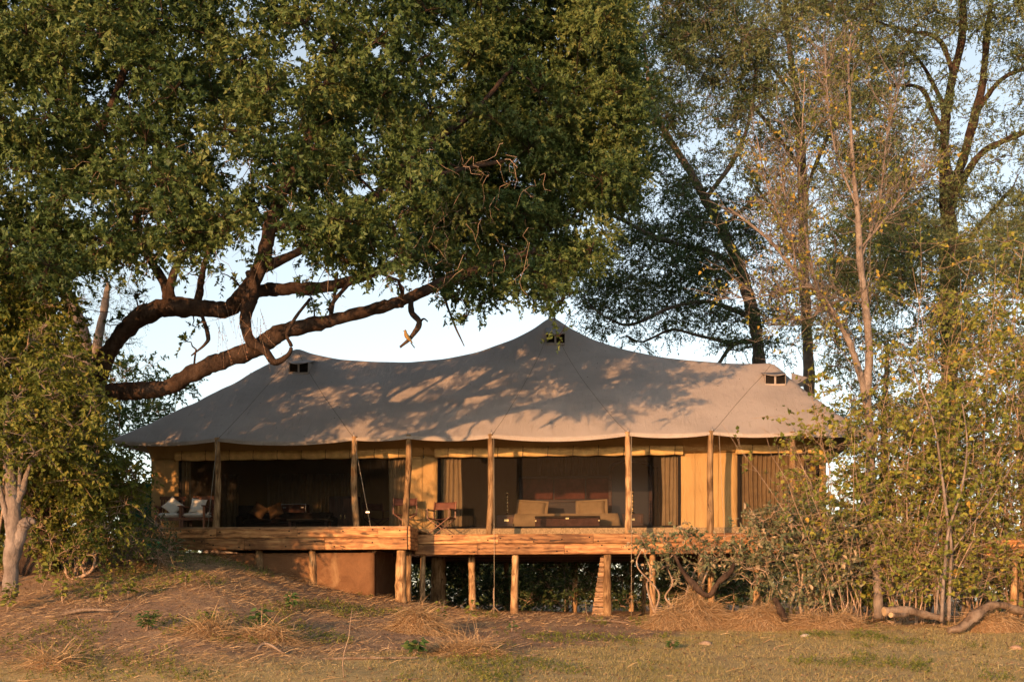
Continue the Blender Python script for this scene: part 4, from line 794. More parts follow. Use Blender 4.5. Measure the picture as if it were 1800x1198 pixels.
# director's chairs
def director(label, px, ly, z, rz, sling):
    c = put('director_chair', label, 'chair', px, ly, z, rz, "director's chairs on the veranda"); w, d = .29, .21
    def P(nm, m, mat=M['rwood']): return m.build(nm, mat, c, .003)
    for s in (-1, 1):
        P('foot_rail', MB().box((s*w, 0, .018), (.035, .46, .035))); P('seat_rail', MB().box((s*w, 0, .45), (.035, .46, .035)))
        for y in (-d, d):
            P('leg', MB().bar((s*w, y+.018*s, .03), (-s*w, y+.018*s, .44), .034, .02)); P('arm_post', MB().bar((s*(w+.012), y, .44), (s*(w+.012), y, .66), .028))
        P('armrest', MB().box((s*(w+.012), -.01, .672), (.055, .50, .022)))
        P('back_post', MB().bar((s*(w+.012), d, .66), (s*(w+.012), d+.06, .90), .03))
    t = np.linspace(0, 1, 9); xs = -w+2*w*t
    st = np.stack([np.stack([xs, np.full(9, y), .465-.05*np.sin(t*math.pi)], -1) for y in np.linspace(-d, d, 5)], 0); o = MB().grid(st).build('seat', sling, c); o.modifiers.new('t', 'SOLIDIFY').thickness = .008
    st = np.stack([np.stack([xs*1.06, np.full(9, d+.035+(z_-.72)*.25)+.03*np.sin(t*math.pi), np.full(9, z_)], -1) for z_ in np.linspace(.69, .885, 5)], 0); o = MB().grid(st).build('back_sling', sling, c); o.modifiers.new('t', 'SOLIDIFY').thickness = .008
    return c
director("brown sling director's chair on the lower deck beside the curtain", 776, .55, ZD-.003, R(-14), M['bleather'])
director("brown sling director's chair on the upper deck step behind a pole", 712, .9, ZL-.003, R(10), M['bleather'])
director("dark director's chair inside the lounge behind the insect mesh", 662, 3.2, FI, R(38), M['bleather'])
# slatted armchairs with white cushions
def armchair(label, px, ly, z, rz):
    c = put('slatted_armchair', label, 'armchair', px, ly, z, rz, 'slatted armchairs at the dark end of the deck'); w = .33
    def P(nm, m, mat=M['rwood']): return m.build(nm, mat, c, .004)
    for s in (-1, 1):
        P('leg', MB().box((s*w, -.30, .31), (.05, .05, .62))); P('leg', MB().bar((s*w, .30, .0), (s*w, .34, .62), .05)); P('armrest', MB().box((s*w, .0, .63), (.09, .74, .03))); P('side_rail', MB().box((s*w, 0, .30), (.03, .60, .07)))
        P('back_stile', MB().bar((s*(w-.05), .28, .34), (s*(w-.05), .46, .90), .045))
    P('front_rail', MB().box((0, -.30, .30), (2*w-.05, .03, .08))); P('top_rail', MB().box((0, .465, .90), (2*w+.02, .045, .09), 0, R(-15)))
    for k in range(6): x = -.22+k*.088; P('back_slat', MB().bar((x, .29, .36), (x, .45, .87), .035, .015))
    for k in range(5): P('seat_slat', MB().box((0, -.24+k*.12, .335), (2*w-.06, .07, .018)))
    cu = puff(.58, .56, .12); cu.build('seat_cushion', M['white'], c, 0, (0, -.01, .405)); return c
def puff(w, d, h, n=13, corner=.0, seed=0):
    """cushion: two domed sheets"""
    u = np.linspace(-1, 1, n); A, B = np.meshgrid(u, u, indexing='ij'); e = (1-A**6)*(1-B**6); pin = 1-.08*corner*(1-np.abs(A*B))
    wob = .06*vnoise(A*2, B*2, 2.2, seed+3)
    top = np.stack([A*w/2*(1-.10*corner*(1-B**2)), B*d/2*(1-.10*corner*(1-A**2)), h/2*e**.5*(1+wob)], -1); bot = top*np.array((1, 1, -1)); m = MB(); m.grid(top[::-1]); m.grid(bot); return m
armchair('red-brown slatted armchair with a white cushion, next to the green net', 300, .3, ZL-.002, R(14)); armchair('red-brown slatted armchair with a white cushion, beside the dark pole', 347, .3, ZL-.002, R(-6))
for px, rx, ry, lb in ((304, 62, 38, 'white pillow balanced on its corner on an armchair'), (348, 68, 6, 'white pillow leaning flat against slats of an armchair')):
    o = puff(.42, .42, .14, 13, 1., px).build('pillow', M['white']); o.location = at(px, .40, ZL+.66).tolist(); o.rotation_euler = (R(rx), R(ry), -TH); tag(o, lb, 'pillow', 'white pillows on the deck armchairs')
# curtains
def curtain(label, px0, px1, ly, z0, z1, mat=M['curtain'], gather=0., amp=.035, group='curtains of the tent'):
    x0, x1 = lxof(px0, ly), lxof(px1, ly); w = x1-x0; n = max(24, int(w/.014)); t = np.linspace(0, 1, n); m = 14; s = np.linspace(0, 1, m); nf = max(3, round(w/.11)); ph = t*nf*2*math.pi+.6*np.sin(t*9+px0)
    V = np.zeros((n, m, 3)); g = 1-gather*np.sin(s*math.pi)**2
    V[:, :, 0] = (t[:, None]-.5)*w*g[None]+.012*np.sin(s[None]*5+t[:, None]*7); V[:, :, 1] = (amp*(1+.3*np.sin(t*13+px1)))[:, None]*np.sin(ph[:, None]+.35*np.sin(s[None]*3)); V[:, :, 2] = (z1-z0)*s[None]
    o = MB().grid(V).build('curtain', mat); o.location = T(np.array(((x0+x1)/2, ly, z0))).tolist(); o.rotation_euler = (0, 0, -TH); o.modifiers.new('t', 'SOLIDIFY').thickness = .005
    return tag(o, label, 'curtain', group)
zc0 = FI+.06
curtain('tied linen curtain at the shaded outer edge of the lounge', 315, 336, WY+.14, zc0, ztop+.03)
curtain('linen curtain bunched at the lounge edge by the step chair', 684, 718, WY+.14, zc0, ztop+.03); curtain("linen curtain hanging right behind the lower director's chair", 776, 812, WY+.14, zc0, ztop+.03, gather=-.06)
curtain('linen curtain bunched at the bedroom edge by the plain canvas panel', 1163, 1197, WY+.14, zc0, ztop+.03, gather=.06); curtain('wide brown curtain drawn across the third opening', 1302, 1438, WY+.16, zc0, ztop+.03, M['dcurtain'], 0, .045)
curtain('short curtain over the window behind the bed headboard', 945, 1052, BW-.15, FI+1.35, FI+2.6); curtain('dim curtain on the lounge back wall near the dark pole', 390, 420, BW-.2, FI, FI+2.1); curtain('dim wide curtain behind the metal-edged chest', 470, 640, BW-.2, FI, FI+2.1, amp=.05)
curtain('dim narrow curtain beside the arched mirror', 1140, 1160, BW-.15, FI, FI+2.2)
# bed
bed = put('double_bed', 'wide bed with cream cover and tall dark red headboard', 'bed', 995, 4.0, FI)
bw = 1.45
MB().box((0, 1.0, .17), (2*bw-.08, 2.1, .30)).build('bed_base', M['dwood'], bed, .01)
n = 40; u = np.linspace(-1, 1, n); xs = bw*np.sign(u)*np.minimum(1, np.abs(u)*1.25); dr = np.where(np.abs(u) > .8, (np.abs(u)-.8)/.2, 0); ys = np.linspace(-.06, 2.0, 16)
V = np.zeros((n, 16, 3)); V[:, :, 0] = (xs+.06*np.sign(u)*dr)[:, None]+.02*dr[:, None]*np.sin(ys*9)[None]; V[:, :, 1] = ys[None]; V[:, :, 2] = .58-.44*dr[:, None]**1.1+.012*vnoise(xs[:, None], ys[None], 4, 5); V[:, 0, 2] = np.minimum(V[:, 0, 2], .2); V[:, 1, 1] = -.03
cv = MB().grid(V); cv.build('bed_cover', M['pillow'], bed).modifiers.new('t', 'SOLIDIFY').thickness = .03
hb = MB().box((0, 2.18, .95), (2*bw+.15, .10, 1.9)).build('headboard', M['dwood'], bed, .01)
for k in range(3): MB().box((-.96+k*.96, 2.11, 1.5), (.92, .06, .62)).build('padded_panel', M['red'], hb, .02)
MB().box((0, 2.1, 1.12), (2*bw+.05, .05, .06)).build('rail', M['dwood'], hb, .01)
for px, lb, rz in ((935, 'cream pillow with flanged edge near the tall left lamp', 4), (1040, 'cream pillow with flanged edge near the arched mirror', -3)):
    o = puff(.85, .52, .24, 15, 1., px).build('pillow', M['pillow']); o.location = at(px, 4.95, FI+.80).tolist(); o.rotation_euler = (R(66), R(rz), -TH); tag(o, lb, 'pillow', 'cream pillows on the bed')
    fl = MB().box((0, 0, 0), (.93, .60, .012)).build('flange', M['pillow'], o, .004)
for k, (px, lb) in enumerate(((925, 'folded cream blanket edge by the left pillow'),)): pass
# trunk at the foot of the bed
tk = put('blanket_chest', 'dark leather trunk with brass corners at the foot of the bed', 'chest', 998, 3.3, FI)
MB().box((0, 0, .21), (1.78, .5, .40)).build('chest_body', M['bleather'], tk, .02); MB().box((0, 0, .44), (1.8, .52, .07)).build('lid', M['sofa'], tk, .025)
for s in (-1, 1):
    MB().bar((s*.05, -.262, .40), (s*.82, -.262, .44), .02, .012).build('strap', M['black'], tk); MB().box((s*.87, -.24, .34), (.05, .06, .05)).build('corner', M['brass'], tk, .006)
MB().box((0, -.268, .40), (.10, .02, .05)).build('lock', M['brass'], tk, .004)
# bedside tables and lamps
for px, lb, lb2 in ((892, 'dark bedside chest with brass plate between pole and bed', 'turned brass lamp on the bedside chest by the pole'), (1112, 'dark bedside chest half hidden behind the second pole', 'turned brass lamp on the bedside chest by the mirror')):
    b = put('bedside_chest', lb, 'bedside table', px, 4.5, FI, 0, 'bedside chests')
    MB().box((0, 0, .30), (.60, .5, .60)).build('carcass', M['dwood'], b, .01)
    for z in (.18, .44): d_ = MB().box((0, -.258, z), (.52, .02, .2)).build('drawer', M['rwood'], b, .006); MB().box((0, -.275, z), (.14, .016, .07)).build('handle', M['brass'], d_, .006)
    l = put('table_lamp', lb2, 'lamp', px, 4.5, FI+.602, 0, 'brass bedside lamps')
    pr_ = [(.0, 0), (.09, 0), (.09, .02), (.03, .05), (.022, .12), (.045, .16), (.022, .20), (.018, .32), (.045, .37), (.018, .42), (.018, .5), (.04, .54), (.015, .58), (.0, .58)]
    MB().lathe(pr_).build('stem', M['brass'], l); MB().lathe([(0, .58), (.03, .60), (.045, .635), (.03, .67), (0, .69)]).build('finial', M['brass'], l)
# arched mirror wardrobe
wr = put('arched_mirror', 'tall arched dressing mirror in a dark frame right of the bed', 'mirror', 1108, 6.0, FI)
for s in (-1, 1): MB().box((s*.60, 0, 1.05), (.10, .10, 2.1)).build('stile', M['dwood'], wr, .01); MB().box((s*.60, 0, .03), (.16, .5, .06)).build('foot', M['dwood'], wr, .01)
a = np.linspace(0, math.pi, 13); MB().tubes(np.stack([.60*np.cos(a), 0*a, 2.05+.28*np.sin(a)], -1), np.full(13, .05), 6).build('arch', M['dwood'], wr); MB().box((0, 0, .35), (1.1, .05, .08)).build('cross_rail', M['dwood'], wr)
q = np.vstack([[(.55, .01, .4)], np.stack([.55*np.cos(a), 0*a+.01, 2.0+.26*np.sin(a)], -1), [(-.55, .01, .4)]]); m = MB(); m.add(q, [[0, k, k+1, k+1] for k in range(1, 14)]); m.build('glass', M['mirror'], wr)
# lounge: sofa, cushions, coffee table, chest with bright edges, cabinet, dark easy chair
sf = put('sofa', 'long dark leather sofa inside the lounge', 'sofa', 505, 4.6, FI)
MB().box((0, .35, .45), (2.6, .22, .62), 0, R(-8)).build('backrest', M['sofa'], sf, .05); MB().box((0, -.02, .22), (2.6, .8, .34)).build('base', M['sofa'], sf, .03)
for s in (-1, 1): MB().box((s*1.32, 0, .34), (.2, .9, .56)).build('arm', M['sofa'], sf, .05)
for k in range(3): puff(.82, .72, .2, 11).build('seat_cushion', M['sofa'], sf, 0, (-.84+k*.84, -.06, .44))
for px, lb, ry in ((455, 'tan scatter cushion slumped on the sofa end', 30), (484, 'tan scatter cushion upright next to the slumped one', -24)):
    o = puff(.46, .46, .16, 11, 1., px).build('scatter_cushion', M['cush']); o.location = at(px, 4.4, FI+.78).tolist(); o.rotation_euler = (R(60), R(ry), -TH); tag(o, lb, 'cushion', 'scatter cushions on the sofa')
ct = put('coffee_table', 'low wooden coffee table before the sofa', 'table', 545, 3.3, FI)
MB().box((0, 0, .42), (1.2, .6, .04)).build('table_top', M['board'], ct, .008)
for x in (-.52, .52):
    for y in (-.22, .22): MB().box((x, y, .2), (.07, .07, .40)).build('leg', M['rwood'], ct, .006)
bx = put('metal_edged_chest', 'small dark chest with bright metal edges on a stand', 'chest', 519, 6.0, FI+.78)
MB().box((0, 0, .16), (.78, .42, .30)).build('box', M['bleather'], bx, .01)
for s in (-1, 1):
    MB().box((s*.385, -.205, .16), (.03, .03, .31)).build('edge_strip', M['steel'], bx); MB().box((s*.28, -.22, .20), (.09, .02, .035)).build('latch', M['steel'], bx)
MB().box((0, -.205, .305), (.76, .03, .03)).build('edge_strip', M['steel'], bx)
sd_ = put('chest_stand', 'dark console stand carrying the metal-edged chest', 'table', 519, 6.0, FI)
MB().box((0, 0, .755), (1.1, .5, .04)).build('top', M['dwood'], sd_, .006)
for x in (-.5, .5):
    for y in (-.2, .2): MB().box((x, y, .37), (.05, .05, .73)).build('leg', M['dwood'], sd_, .004)
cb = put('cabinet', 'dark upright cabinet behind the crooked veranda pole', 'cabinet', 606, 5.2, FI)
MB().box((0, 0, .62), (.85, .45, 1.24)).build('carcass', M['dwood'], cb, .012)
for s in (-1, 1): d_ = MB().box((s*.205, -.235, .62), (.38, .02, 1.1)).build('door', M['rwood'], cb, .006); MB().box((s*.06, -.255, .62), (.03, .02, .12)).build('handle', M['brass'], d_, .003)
ec = put('easy_chair', 'dark leather easy chair with a high back in the lounge', 'armchair', 442, 5.5, FI, R(20))
MB().box((0, .30, .62), (.75, .16, .86), 0, R(-8)).build('backrest', M['sofa'], ec, .05); MB().box((0, -.05, .26), (.6, .65, .4)).build('seat', M['sofa'], ec, .04)
for s in (-1, 1): MB().box((s*.37, -.02, .34), (.14, .7, .6)).build('arm', M['sofa'], ec, .04)
# rug edge on the lower deck
mt_ = MB().box((0, 0, .008), (4.6, .8, .014)).build('woven_mat', M['rug'], None, 0); mt_.location = at(985, 1.65, ZD-.003).tolist(); mt_.rotation_euler = (0, 0, -TH); tag(mt_, 'flat woven mat lying before the bedroom opening', 'mat')
# green shade net beside the tent
sn = put('shade_net', 'dark green shade net panel stretched beside the tent end wall', 'screen', 250, 2.6, ZL-.6)
u = np.linspace(-1, 1, 24); s = np.linspace(0, 1, 14); V = np.zeros((24, 14, 3)); V[:, :, 0] = u[:, None]*.62; V[:, :, 1] = .03*np.sin(u[:, None]*11+s[None]*3); V[:, :, 2] = .1+2.0*s[None]; MB().grid(V).build('net', M['net'], sn).modifiers.new('t', 'SOLIDIFY').thickness = .006
for s_ in (-1, 1): pole_mesh((s_*.64, .03, -.3), (s_*.64, .03, 2.25), .035, .03, 5+s_, 7, .01).build('post', M['pole'], sn)
# timber walkway at the right
wk = thing('timber_walkway', 'raised timber walkway on log posts past the thicket', 'walkway', W(1770, 1060, 28.2), R(-3)); o0 = np.array(wk.location)
zt = W(1770, 945, 27.8)[2]-o0[2]
for k in range(7): MB().box((1.1, -.32+k*.16, zt-.02), (4.2, .15, .04)).build('board', M['board'], wk, .005)
for (za, zb, dy) in ((zt-.045, zt-.20, 0), (zt-.205, zt-.43, .03)): MB().box((1.12, -.41+dy, (za+zb)/2), (4.1-dy*5, .06, za-zb)).build('plank', M['plank'], wk, .008)
MB().box((-.95, .15, zt-.22), (.06, 1.0, .34)).build('end_plank', M['plank'], wk, .008)
for x, y in ((.06, -.28), (.42, .35), (1.4, -.28), (2.6, -.28), (-.8, .4)):
    g_ = float(gz(o0[0]+x, o0[1]+y))-o0[2]-.1; pole_mesh((x, y, g_), (x+.01, y, zt-.40), .085, .075, int(x*10)+30, 9, .01).build('post', M['pole'], wk)
# outdoor shower pipe standing in the thicket
sh = thing('outdoor_shower', 'thin bent metal shower pipe poking out of the thicket', 'shower', gpt(1632, 29.6)); o0 = np.array(sh.location)
pts = crom([W(1632, 1040, 29.6), W(1632, 900, 29.6), W(1632, 800, 29.6), W(1632, 768, 29.6), W(1637, 760, 29.6), W(1650, 759.5, 29.6), W(1660, 760, 29.6), W(1666, 764, 29.6), W(1667, 770, 29.6)], 5)-o0; pts[0, 2] = -.05
MB().tubes(pts, np.full(len(pts), .016), 7).build('pipe', M['steel'], sh); MB().lathe([(.0, .05), (.02, .05), (.025, .0), (.07, -.05), (.07, -.065), (0, -.065)], pts[-1]).build('shower_head', M['steel'], sh)
# the little bird on the snag
bd = thing('bird', 'small orange-breasted bird perched on the hanging dead snag', 'bird', W(715, 597, 24.1)+np.array((0,0,.02))); s = .0115
b = crom([(-9,0,-9,.3),(-7,0,-5,1.2),(-3.5,0,-.5,3.2),(0,0,4,4.0),(1.8,0,8,3.2),(2.2,0,10.6,2.5),(2.6,0,12.5,2.6),(2.2,0,14.4,1.6),(2,0,15.2,.3)], 4); b[:, :3] *= s; b[:, 3] *= s; b[:, 0] *= -1; b[:, 2] += .01
MB().tubes(b[None, :, :3], b[None, :, 3], 12).build('body', cloth_mat('bird_feathers', (.32,.20,.07), .4, 60), bd)
MB().tubes(np.array([(-.05*.9, 0, .158), (-.085, 0, .150)])[None], np.array([[.010, .001]]), 6).build('beak', M['black'], bd)
MB().tubes(crom([(.0,-.035,.10,.012),(.04,-.036,.04,.02),(.09,-.02,-.04,.012),(.13,-.01,-.10,.004)], 4)[None, :, :3], crom([(0,0,0,.012),(0,0,0,.022),(0,0,0,.012),(0,0,0,.004)], 4)[None, :, 3], 6).build('wing', cloth_mat('bird_wing', (.14,.12,.07), .4, 50), bd)
MB().box((.12, 0, -.13), (.02, .012, .13), 0, 0, R(-38)).build('tail', M['black'], bd)
for y in (-.012, .012): MB().tubes(np.array([(0, y, .03), (.005, y, -.02)])[None], np.array([[.005, .004]]), 4).build('leg', M['black'], bd)
# ------------------------------------------------------------ on the ground
def hit(px, py, lo=13., hi=31.):
    ys = np.linspace(lo, hi, 900); xs = (px-900)/F*ys; dz = (ZC+(HZ-py)/F*ys)-gz(xs, ys); i = np.argmax(dz < 0) if (dz < 0).any() else np.argmin(np.abs(dz)); return np.array((xs[i], ys[i], float(gz(xs[i], ys[i]))))
er = np.random.default_rng(99)
def strands(mb, r, P, D, Ln, wd, rise, rnd, curl=.5):
    """bent grass strips, three segments as two quads"""
    n = len(P); D = norm(D); S = norm(np.cross(D, np.array((0, 0, 1.))+r.normal(size=(n, 3))*.5)); Ln = Ln[:, None]; c = r.normal(size=(n, 3))*curl*.3; wd = np.broadcast_to(wd, n)[:, None]
    U = np.array((0, 0, 1.))*np.broadcast_to(rise, n)[:, None]
    p1 = P+D*Ln*.5+U*Ln*.6+c*Ln*.5; p2 = P+D*Ln+U*Ln*.55+c*Ln
    V = np.stack([P-S*wd/2, P+S*wd/2, p1-S*wd*.45, p1+S*wd*.45, p2-S*wd*.08, p2+S*wd*.08], 1)
    f = np.array([[0,1,3,2],[2,3,5,4]]); mb.add(V.reshape(-1, 3), (f[None]+(np.arange(n)*6)[:, None, None]).reshape(-1, 4), np.repeat(rnd, 2))
def blades(mb, r, P, D, Ln, wd, rise, rnd):
    n = len(P); D = norm(D); S = norm(np.cross(D, np.array((0, 0, 1.)))); Ln = Ln[:, None]; tip = P+D*Ln*.8+np.array((0, 0, 1.))*rise[:, None]*Ln*.6
    V = np.stack([P-S*wd/2, P+S*wd/2, tip], 1); f = np.arange(n*3).reshape(n, 3); mb.add(V.reshape(-1, 3), np.concatenate([f, f[:, 2:]], 1), rnd)
def scatter(r, n, xr, yr):
    """more points near the lawn edge the camera sees; uniform over ground"""
    y = np.sqrt(r.uniform(yr[0]**2, yr[1]**2, n)); x = r.uniform(-1, 1, n)*y*.50; return x, y
# lawn
x, y = scatter(er, 420000, 0, (16.2, 27.8)); lw_ = lawn_w(x, y); pat = vnoise(x, y, 1.3, 31)+.6*vnoise(x, y, 4.5, 32); bare = np.clip(vnoise(x, y, 2.1, 33)+.5*vnoise(x, y, 6, 34)-.05, 0, 1)*2.2; m = er.uniform(size=len(x)) < lw_*(.38+.5*np.clip(pat+.5, 0, 1))*np.clip(1-bare, .08, 1); x, y, pat = x[m], y[m], pat[m]; n = len(x)
P = np.stack([x, y, gz(x, y)-.005], -1); D = np.append(er.normal(size=(n, 2)), np.zeros((n, 1)), 1); mg = MB()
blades(mg, er, P, D, er.uniform(.025, .07, n)*np.where(er.uniform(size=n) < .04, 2.4, 1), .008, er.uniform(.3, 1.8, n), np.clip(.55-.30*pat+er.normal(size=n)*.22, 0, 1))
tag(mg.build('lawn_grass', M['grass']), 'short patchy green and straw lawn in front of the bank', 'grass', kind='stuff')
# straw litter on the bank
x, y = scatter(er, 150000, 0, (16.5, 30.5)); pat = vnoise(x, y, .9, 41)+.7*vnoise(x, y, 2.8, 42); den = np.clip(.50+pat*1.1, .04, 1)*(1-.8*lawn_w(x, y))*np.interp(x*29.5/y, [-13, -5, -3, 0, 8], [1, 1, .55, .3, .3]); m = er.uniform(size=len(x)) < den; x, y, pat = x[m], y[m], pat[m]; n = len(x)
mx_ = vnoise(x, y, .6, 44)*3; D = np.stack([np.cos(mx_+er.normal(size=n)*.6), .5*np.sin(mx_+er.normal(size=n)*.6), np.zeros(n)], -1); P = np.stack([x, y, gz(x, y)+er.uniform(0, .03, n)], -1); mg = MB()
strands(mg, er, P, D, er.uniform(.04, .24, n), er.uniform(.005, .010, n), er.uniform(0, .5, n)**1.4, np.clip(er.normal(size=n)*.25+.5, 0, 1), .8)
tag(mg.build('straw_litter', M['straw']), 'trampled dry straw scattered over the bank', 'straw', kind='stuff')
# clods of soil and fallen leaves
x, y = scatter(er, 9000, 0, (16.8, 30)); m = er.uniform(size=len(x)) < (1-.75*lawn_w(x, y))*np.clip(.4+vnoise(x, y, 1.5, 61), .05, 1); x, y = x[m], y[m]; n = len(x); s = er.uniform(.008, .03, n)**1.0*np.where(er.uniform(size=n) < .04, 2, 1)
oc = np.array([(1,0,0),(0,1,0),(-1,0,0),(0,-1,0),(0,0,.7)]); V = np.stack([x, y, gz(x, y)-.004], -1)[:, None]+oc[None]*s[:, None, None]*er.uniform(.6, 1.4, (n, 5, 1)); f = np.array([[0,1,4,4],[1,2,4,4],[2,3,4,4],[3,0,4,4]]); mc = MB(); mc.add(V.reshape(-1, 3), (f[None]+(np.arange(n)*5)[:, None, None]).reshape(-1, 4))
tag(mc.build('soil_clods', M['ground']), 'small crumbs and clods of soil lying on the bank', 'soil', kind='stuff')
x, y = scatter(er, 15000, 0, (16.8, 30)); n = len(x); ml = MB(); P = np.stack([x, y, gz(x, y)+.012], -1); leaves(ml, P, np.append(er.normal(size=(n, 2)), er.normal(size=(n, 1))*.3, 1), np.tile([0., 0, 1], (n, 1))+er.normal(size=(n, 3))*.4, er.uniform(.03, .08, n), er.uniform(.02, .045, n), er.uniform(0, 1, n))
M['litter'] = leaf_mat('fallen_leaf', [(0, (.07,.04,.025)), (.6, (.20,.12,.07)), (1, (.36,.25,.15))], .1)
tag(ml.build('leaf_litter', M['litter']), 'brown fallen leaves strewn across bank and lawn', 'leaf litter', kind='stuff')
# green weeds among the straw
x, y = scatter(er, 26000, 0, (17, 29)); pat = vnoise(x, y, 1.1, 51)+.5*vnoise(x, y, 4, 52); m = (pat > .12+.22*(x > -1.5)); x, y = x[m], y[m]; n = len(x); ml = MB(); P = np.stack([x, y, gz(x, y)], -1)
D = np.append(er.normal(size=(n, 2))*.6, np.ones((n, 1)), 1); sprays(er, ml, None, P, D, er.uniform(.05, .22, n), 5, .05, .022, np.clip(.5+er.normal(size=n)*.2, 0, 1), .2, False, 0)
tag(ml.build('ground_weeds', M['leafC']), 'low olive weeds growing through the straw', 'weeds', kind='stuff')
# hay heaps
def heap(name, label, c, rx, ry, h, n, seed, drape=0., cat='hay', group=None, stuffing=True):
    r = np.random.default_rng(seed); c = np.asarray(c, float); root = thing(name, label, cat, c, 0, group); m = MB()
    k = 20; a = np.linspace(0, 2*math.pi, k+1); rr = np.linspace(0, 1, 8); V = np.zeros((8, k+1, 3)); V[:, :, 0] = rx*rr[:, None]*np.cos(a)[None]; V[:, :, 1] = ry*rr[:, None]*np.sin(a)[None]
    prof = lambda q: h*(1-q**2)**1.0
    gx_ = gz(c[0]+V[:, :, 0], c[1]+V[:, :, 1])-c[2]; V[:, :, 2] = gx_+prof(rr)[:, None]*.9*(1+.55*vnoise(V[:, :, 0]*3, V[:, :, 1]*3, 2, seed))-.03
    m.grid(V, rnd=None); core = m.build('matted_core', M['straw'], root)
    q = np.sqrt(r.uniform(0, 1, n))*1.05; t = r.uniform(0, 2*math.pi, n); lx, ly = rx*q*np.cos(t), ry*q*np.sin(t); P = np.stack([lx, ly, gz(c[0]+lx, c[1]+ly)-c[2]+prof(np.minimum(q, 1))*(1+.6*vnoise(lx*3, ly*3, 2, seed))*r.uniform(.8, 1.15, n)], -1)
    D = np.stack([np.cos(t)*q*.7+r.normal(size=n)*.6, np.sin(t)*q*.7+r.normal(size=n)*.6, -drape*q*h/max(rx, ry)*1.2+r.normal(size=n)*.25], -1); ms = MB(); strands(ms, r, P, D, r.uniform(.12, .42, n)*(1+.3*drape), .008, r.uniform(0, .4, n)*(1-.8*min(drape, 1)), np.clip(r.normal(size=n)*.25+.5, 0, 1), .8)
    o = ms.build('hay_strands', M['straw'], root); o['kind'] = 'stuff'; return root
heap('hay_heap', 'tall ragged haystack draped over a broken trunk by the deck', gpt(1225, 26.6), .95, .6, .66, 5200, 1, 1.)
heap('hay_heap', 'loose spill of hay sagging off the draped haystack', gpt(1175, 26.2), .5, .4, .45, 2200, 11, .7)
heap('hay_heap', 'pale heap of dry grass below the broad-leaved shrub', gpt(1335, 26.2), .85, .55, .46, 3600, 2, 1.)
heap('hay_heap', 'low spill of dry grass between the shrub and the cut log', gpt(1450, 26.0), .9, .5, .34, 2000, 3, .8)
heap('hay_heap', 'dry grass tuft round the end of the curved log', gpt(1740, 25.6), .8, .5, .42, 2200, 4, 1.)
heap('hay_heap', 'hay mound with a seedling on open ground below the step', hit(740, 1112), .62, .4, .38, 2600, 5, .8)
heap('hay_heap', 'flatter hay mound just in front of the seedling mound', hit(815, 1150), .65, .4, .22, 2200, 6, .6)
heap('hay_heap', 'small straw hummock at the bottom of the left bank', hit(95, 1172), .4, .3, .2, 900, 7, .6); heap('hay_heap', 'straw hummock around green weeds on the left bank', hit(370, 1115), .5, .35, .2, 1200, 8, .6)
heap('hay_heap', 'straw hummock under the leafy seedlings of the bank', hit(475, 1125), .5, .35, .24, 1200, 9, .6); heap('hay_heap', 'upright tuft of dry grass next to the dark shrub', gpt(265, 26.2), .4, .3, .35, 1200, 10, .8)
# logs and dead wood
def log(name, label, rows, cut=False, mat=M['log'], sides=12, group='dead wood on the ground'):
    """rows: px, py, width px (resting on the ground near py)"""
    q = []
    for r_ in rows:
        p = W(r_[0], r_[1], r_[3]); q.append((*p, r_[2]*.8/2*r_[3]/F))
    c = q[0][:3]; root = thing(name, label, 'log' if len(rows) > 2 and rows[0][2] > 8 else 'stick', c, 0, group); p = crom(q, 6); p[:, :3] -= np.array(c); gn = 1+.08*er.normal(size=len(p)); p[:, 3] *= gn
    o = MB().tubes(p[None, :, :3], p[None, :, 3], sides, gnarl=.09).build('trunk', mat, root)
    if cut:
        d = norm(p[0, :3]-p[1, :3]); MB().tubes(np.stack([p[0, :3]-d*.01, p[0, :3]+d*.006])[None], np.full((1, 2), p[0, 3]*.93), 12).build('cut_face', cloth_mat('fresh_cut_wood', (.42,.30,.18), .2, 8), root)
    return root
log('fallen_log', 'short sawn log with two pale cut ends below the thicket', [(1554,1074,20,25.6),(1590,1072,20,25.7),(1620,1078,16,25.9),(1655,1086,14,26.1)], True)
log('sawn_branch', 'thinner sawn branch lying against the short log', [(1566,1080,12,25.3),(1580,1081,12,25.5),(1596,1078,10,25.7)], True)
log('curved_log', 'big grey curved log arching off the grass by the walkway', [(1668,1107,14,24.7),(1690,1102,20,24.8),(1712,1083,24,25),(1735,1066,20,25.2),(1760,1063,17,25.3),(1790,1072,19,25.5),(1840,1078,18,25.6)])
log('broken_trunk', 'forked broken trunk sticking out of the draped haystack', [(1186,975,6,26.7),(1200,1003,10,26.5),(1222,1030,14,26.4),(1246,1046,13,26.3),(1262,1024,12,26.2),(1284,1004,13,26.2),(1290,988,5,26.2)], False, M['bark'])
log('dead_stump', 'dark leaning stump poking out of the pale grass heap', [(1380,1090,14,25.8),(1372,1072,15,25.8),(1364,1055,12,25.8),(1360,1050,8,25.8)], False, M['bark'])
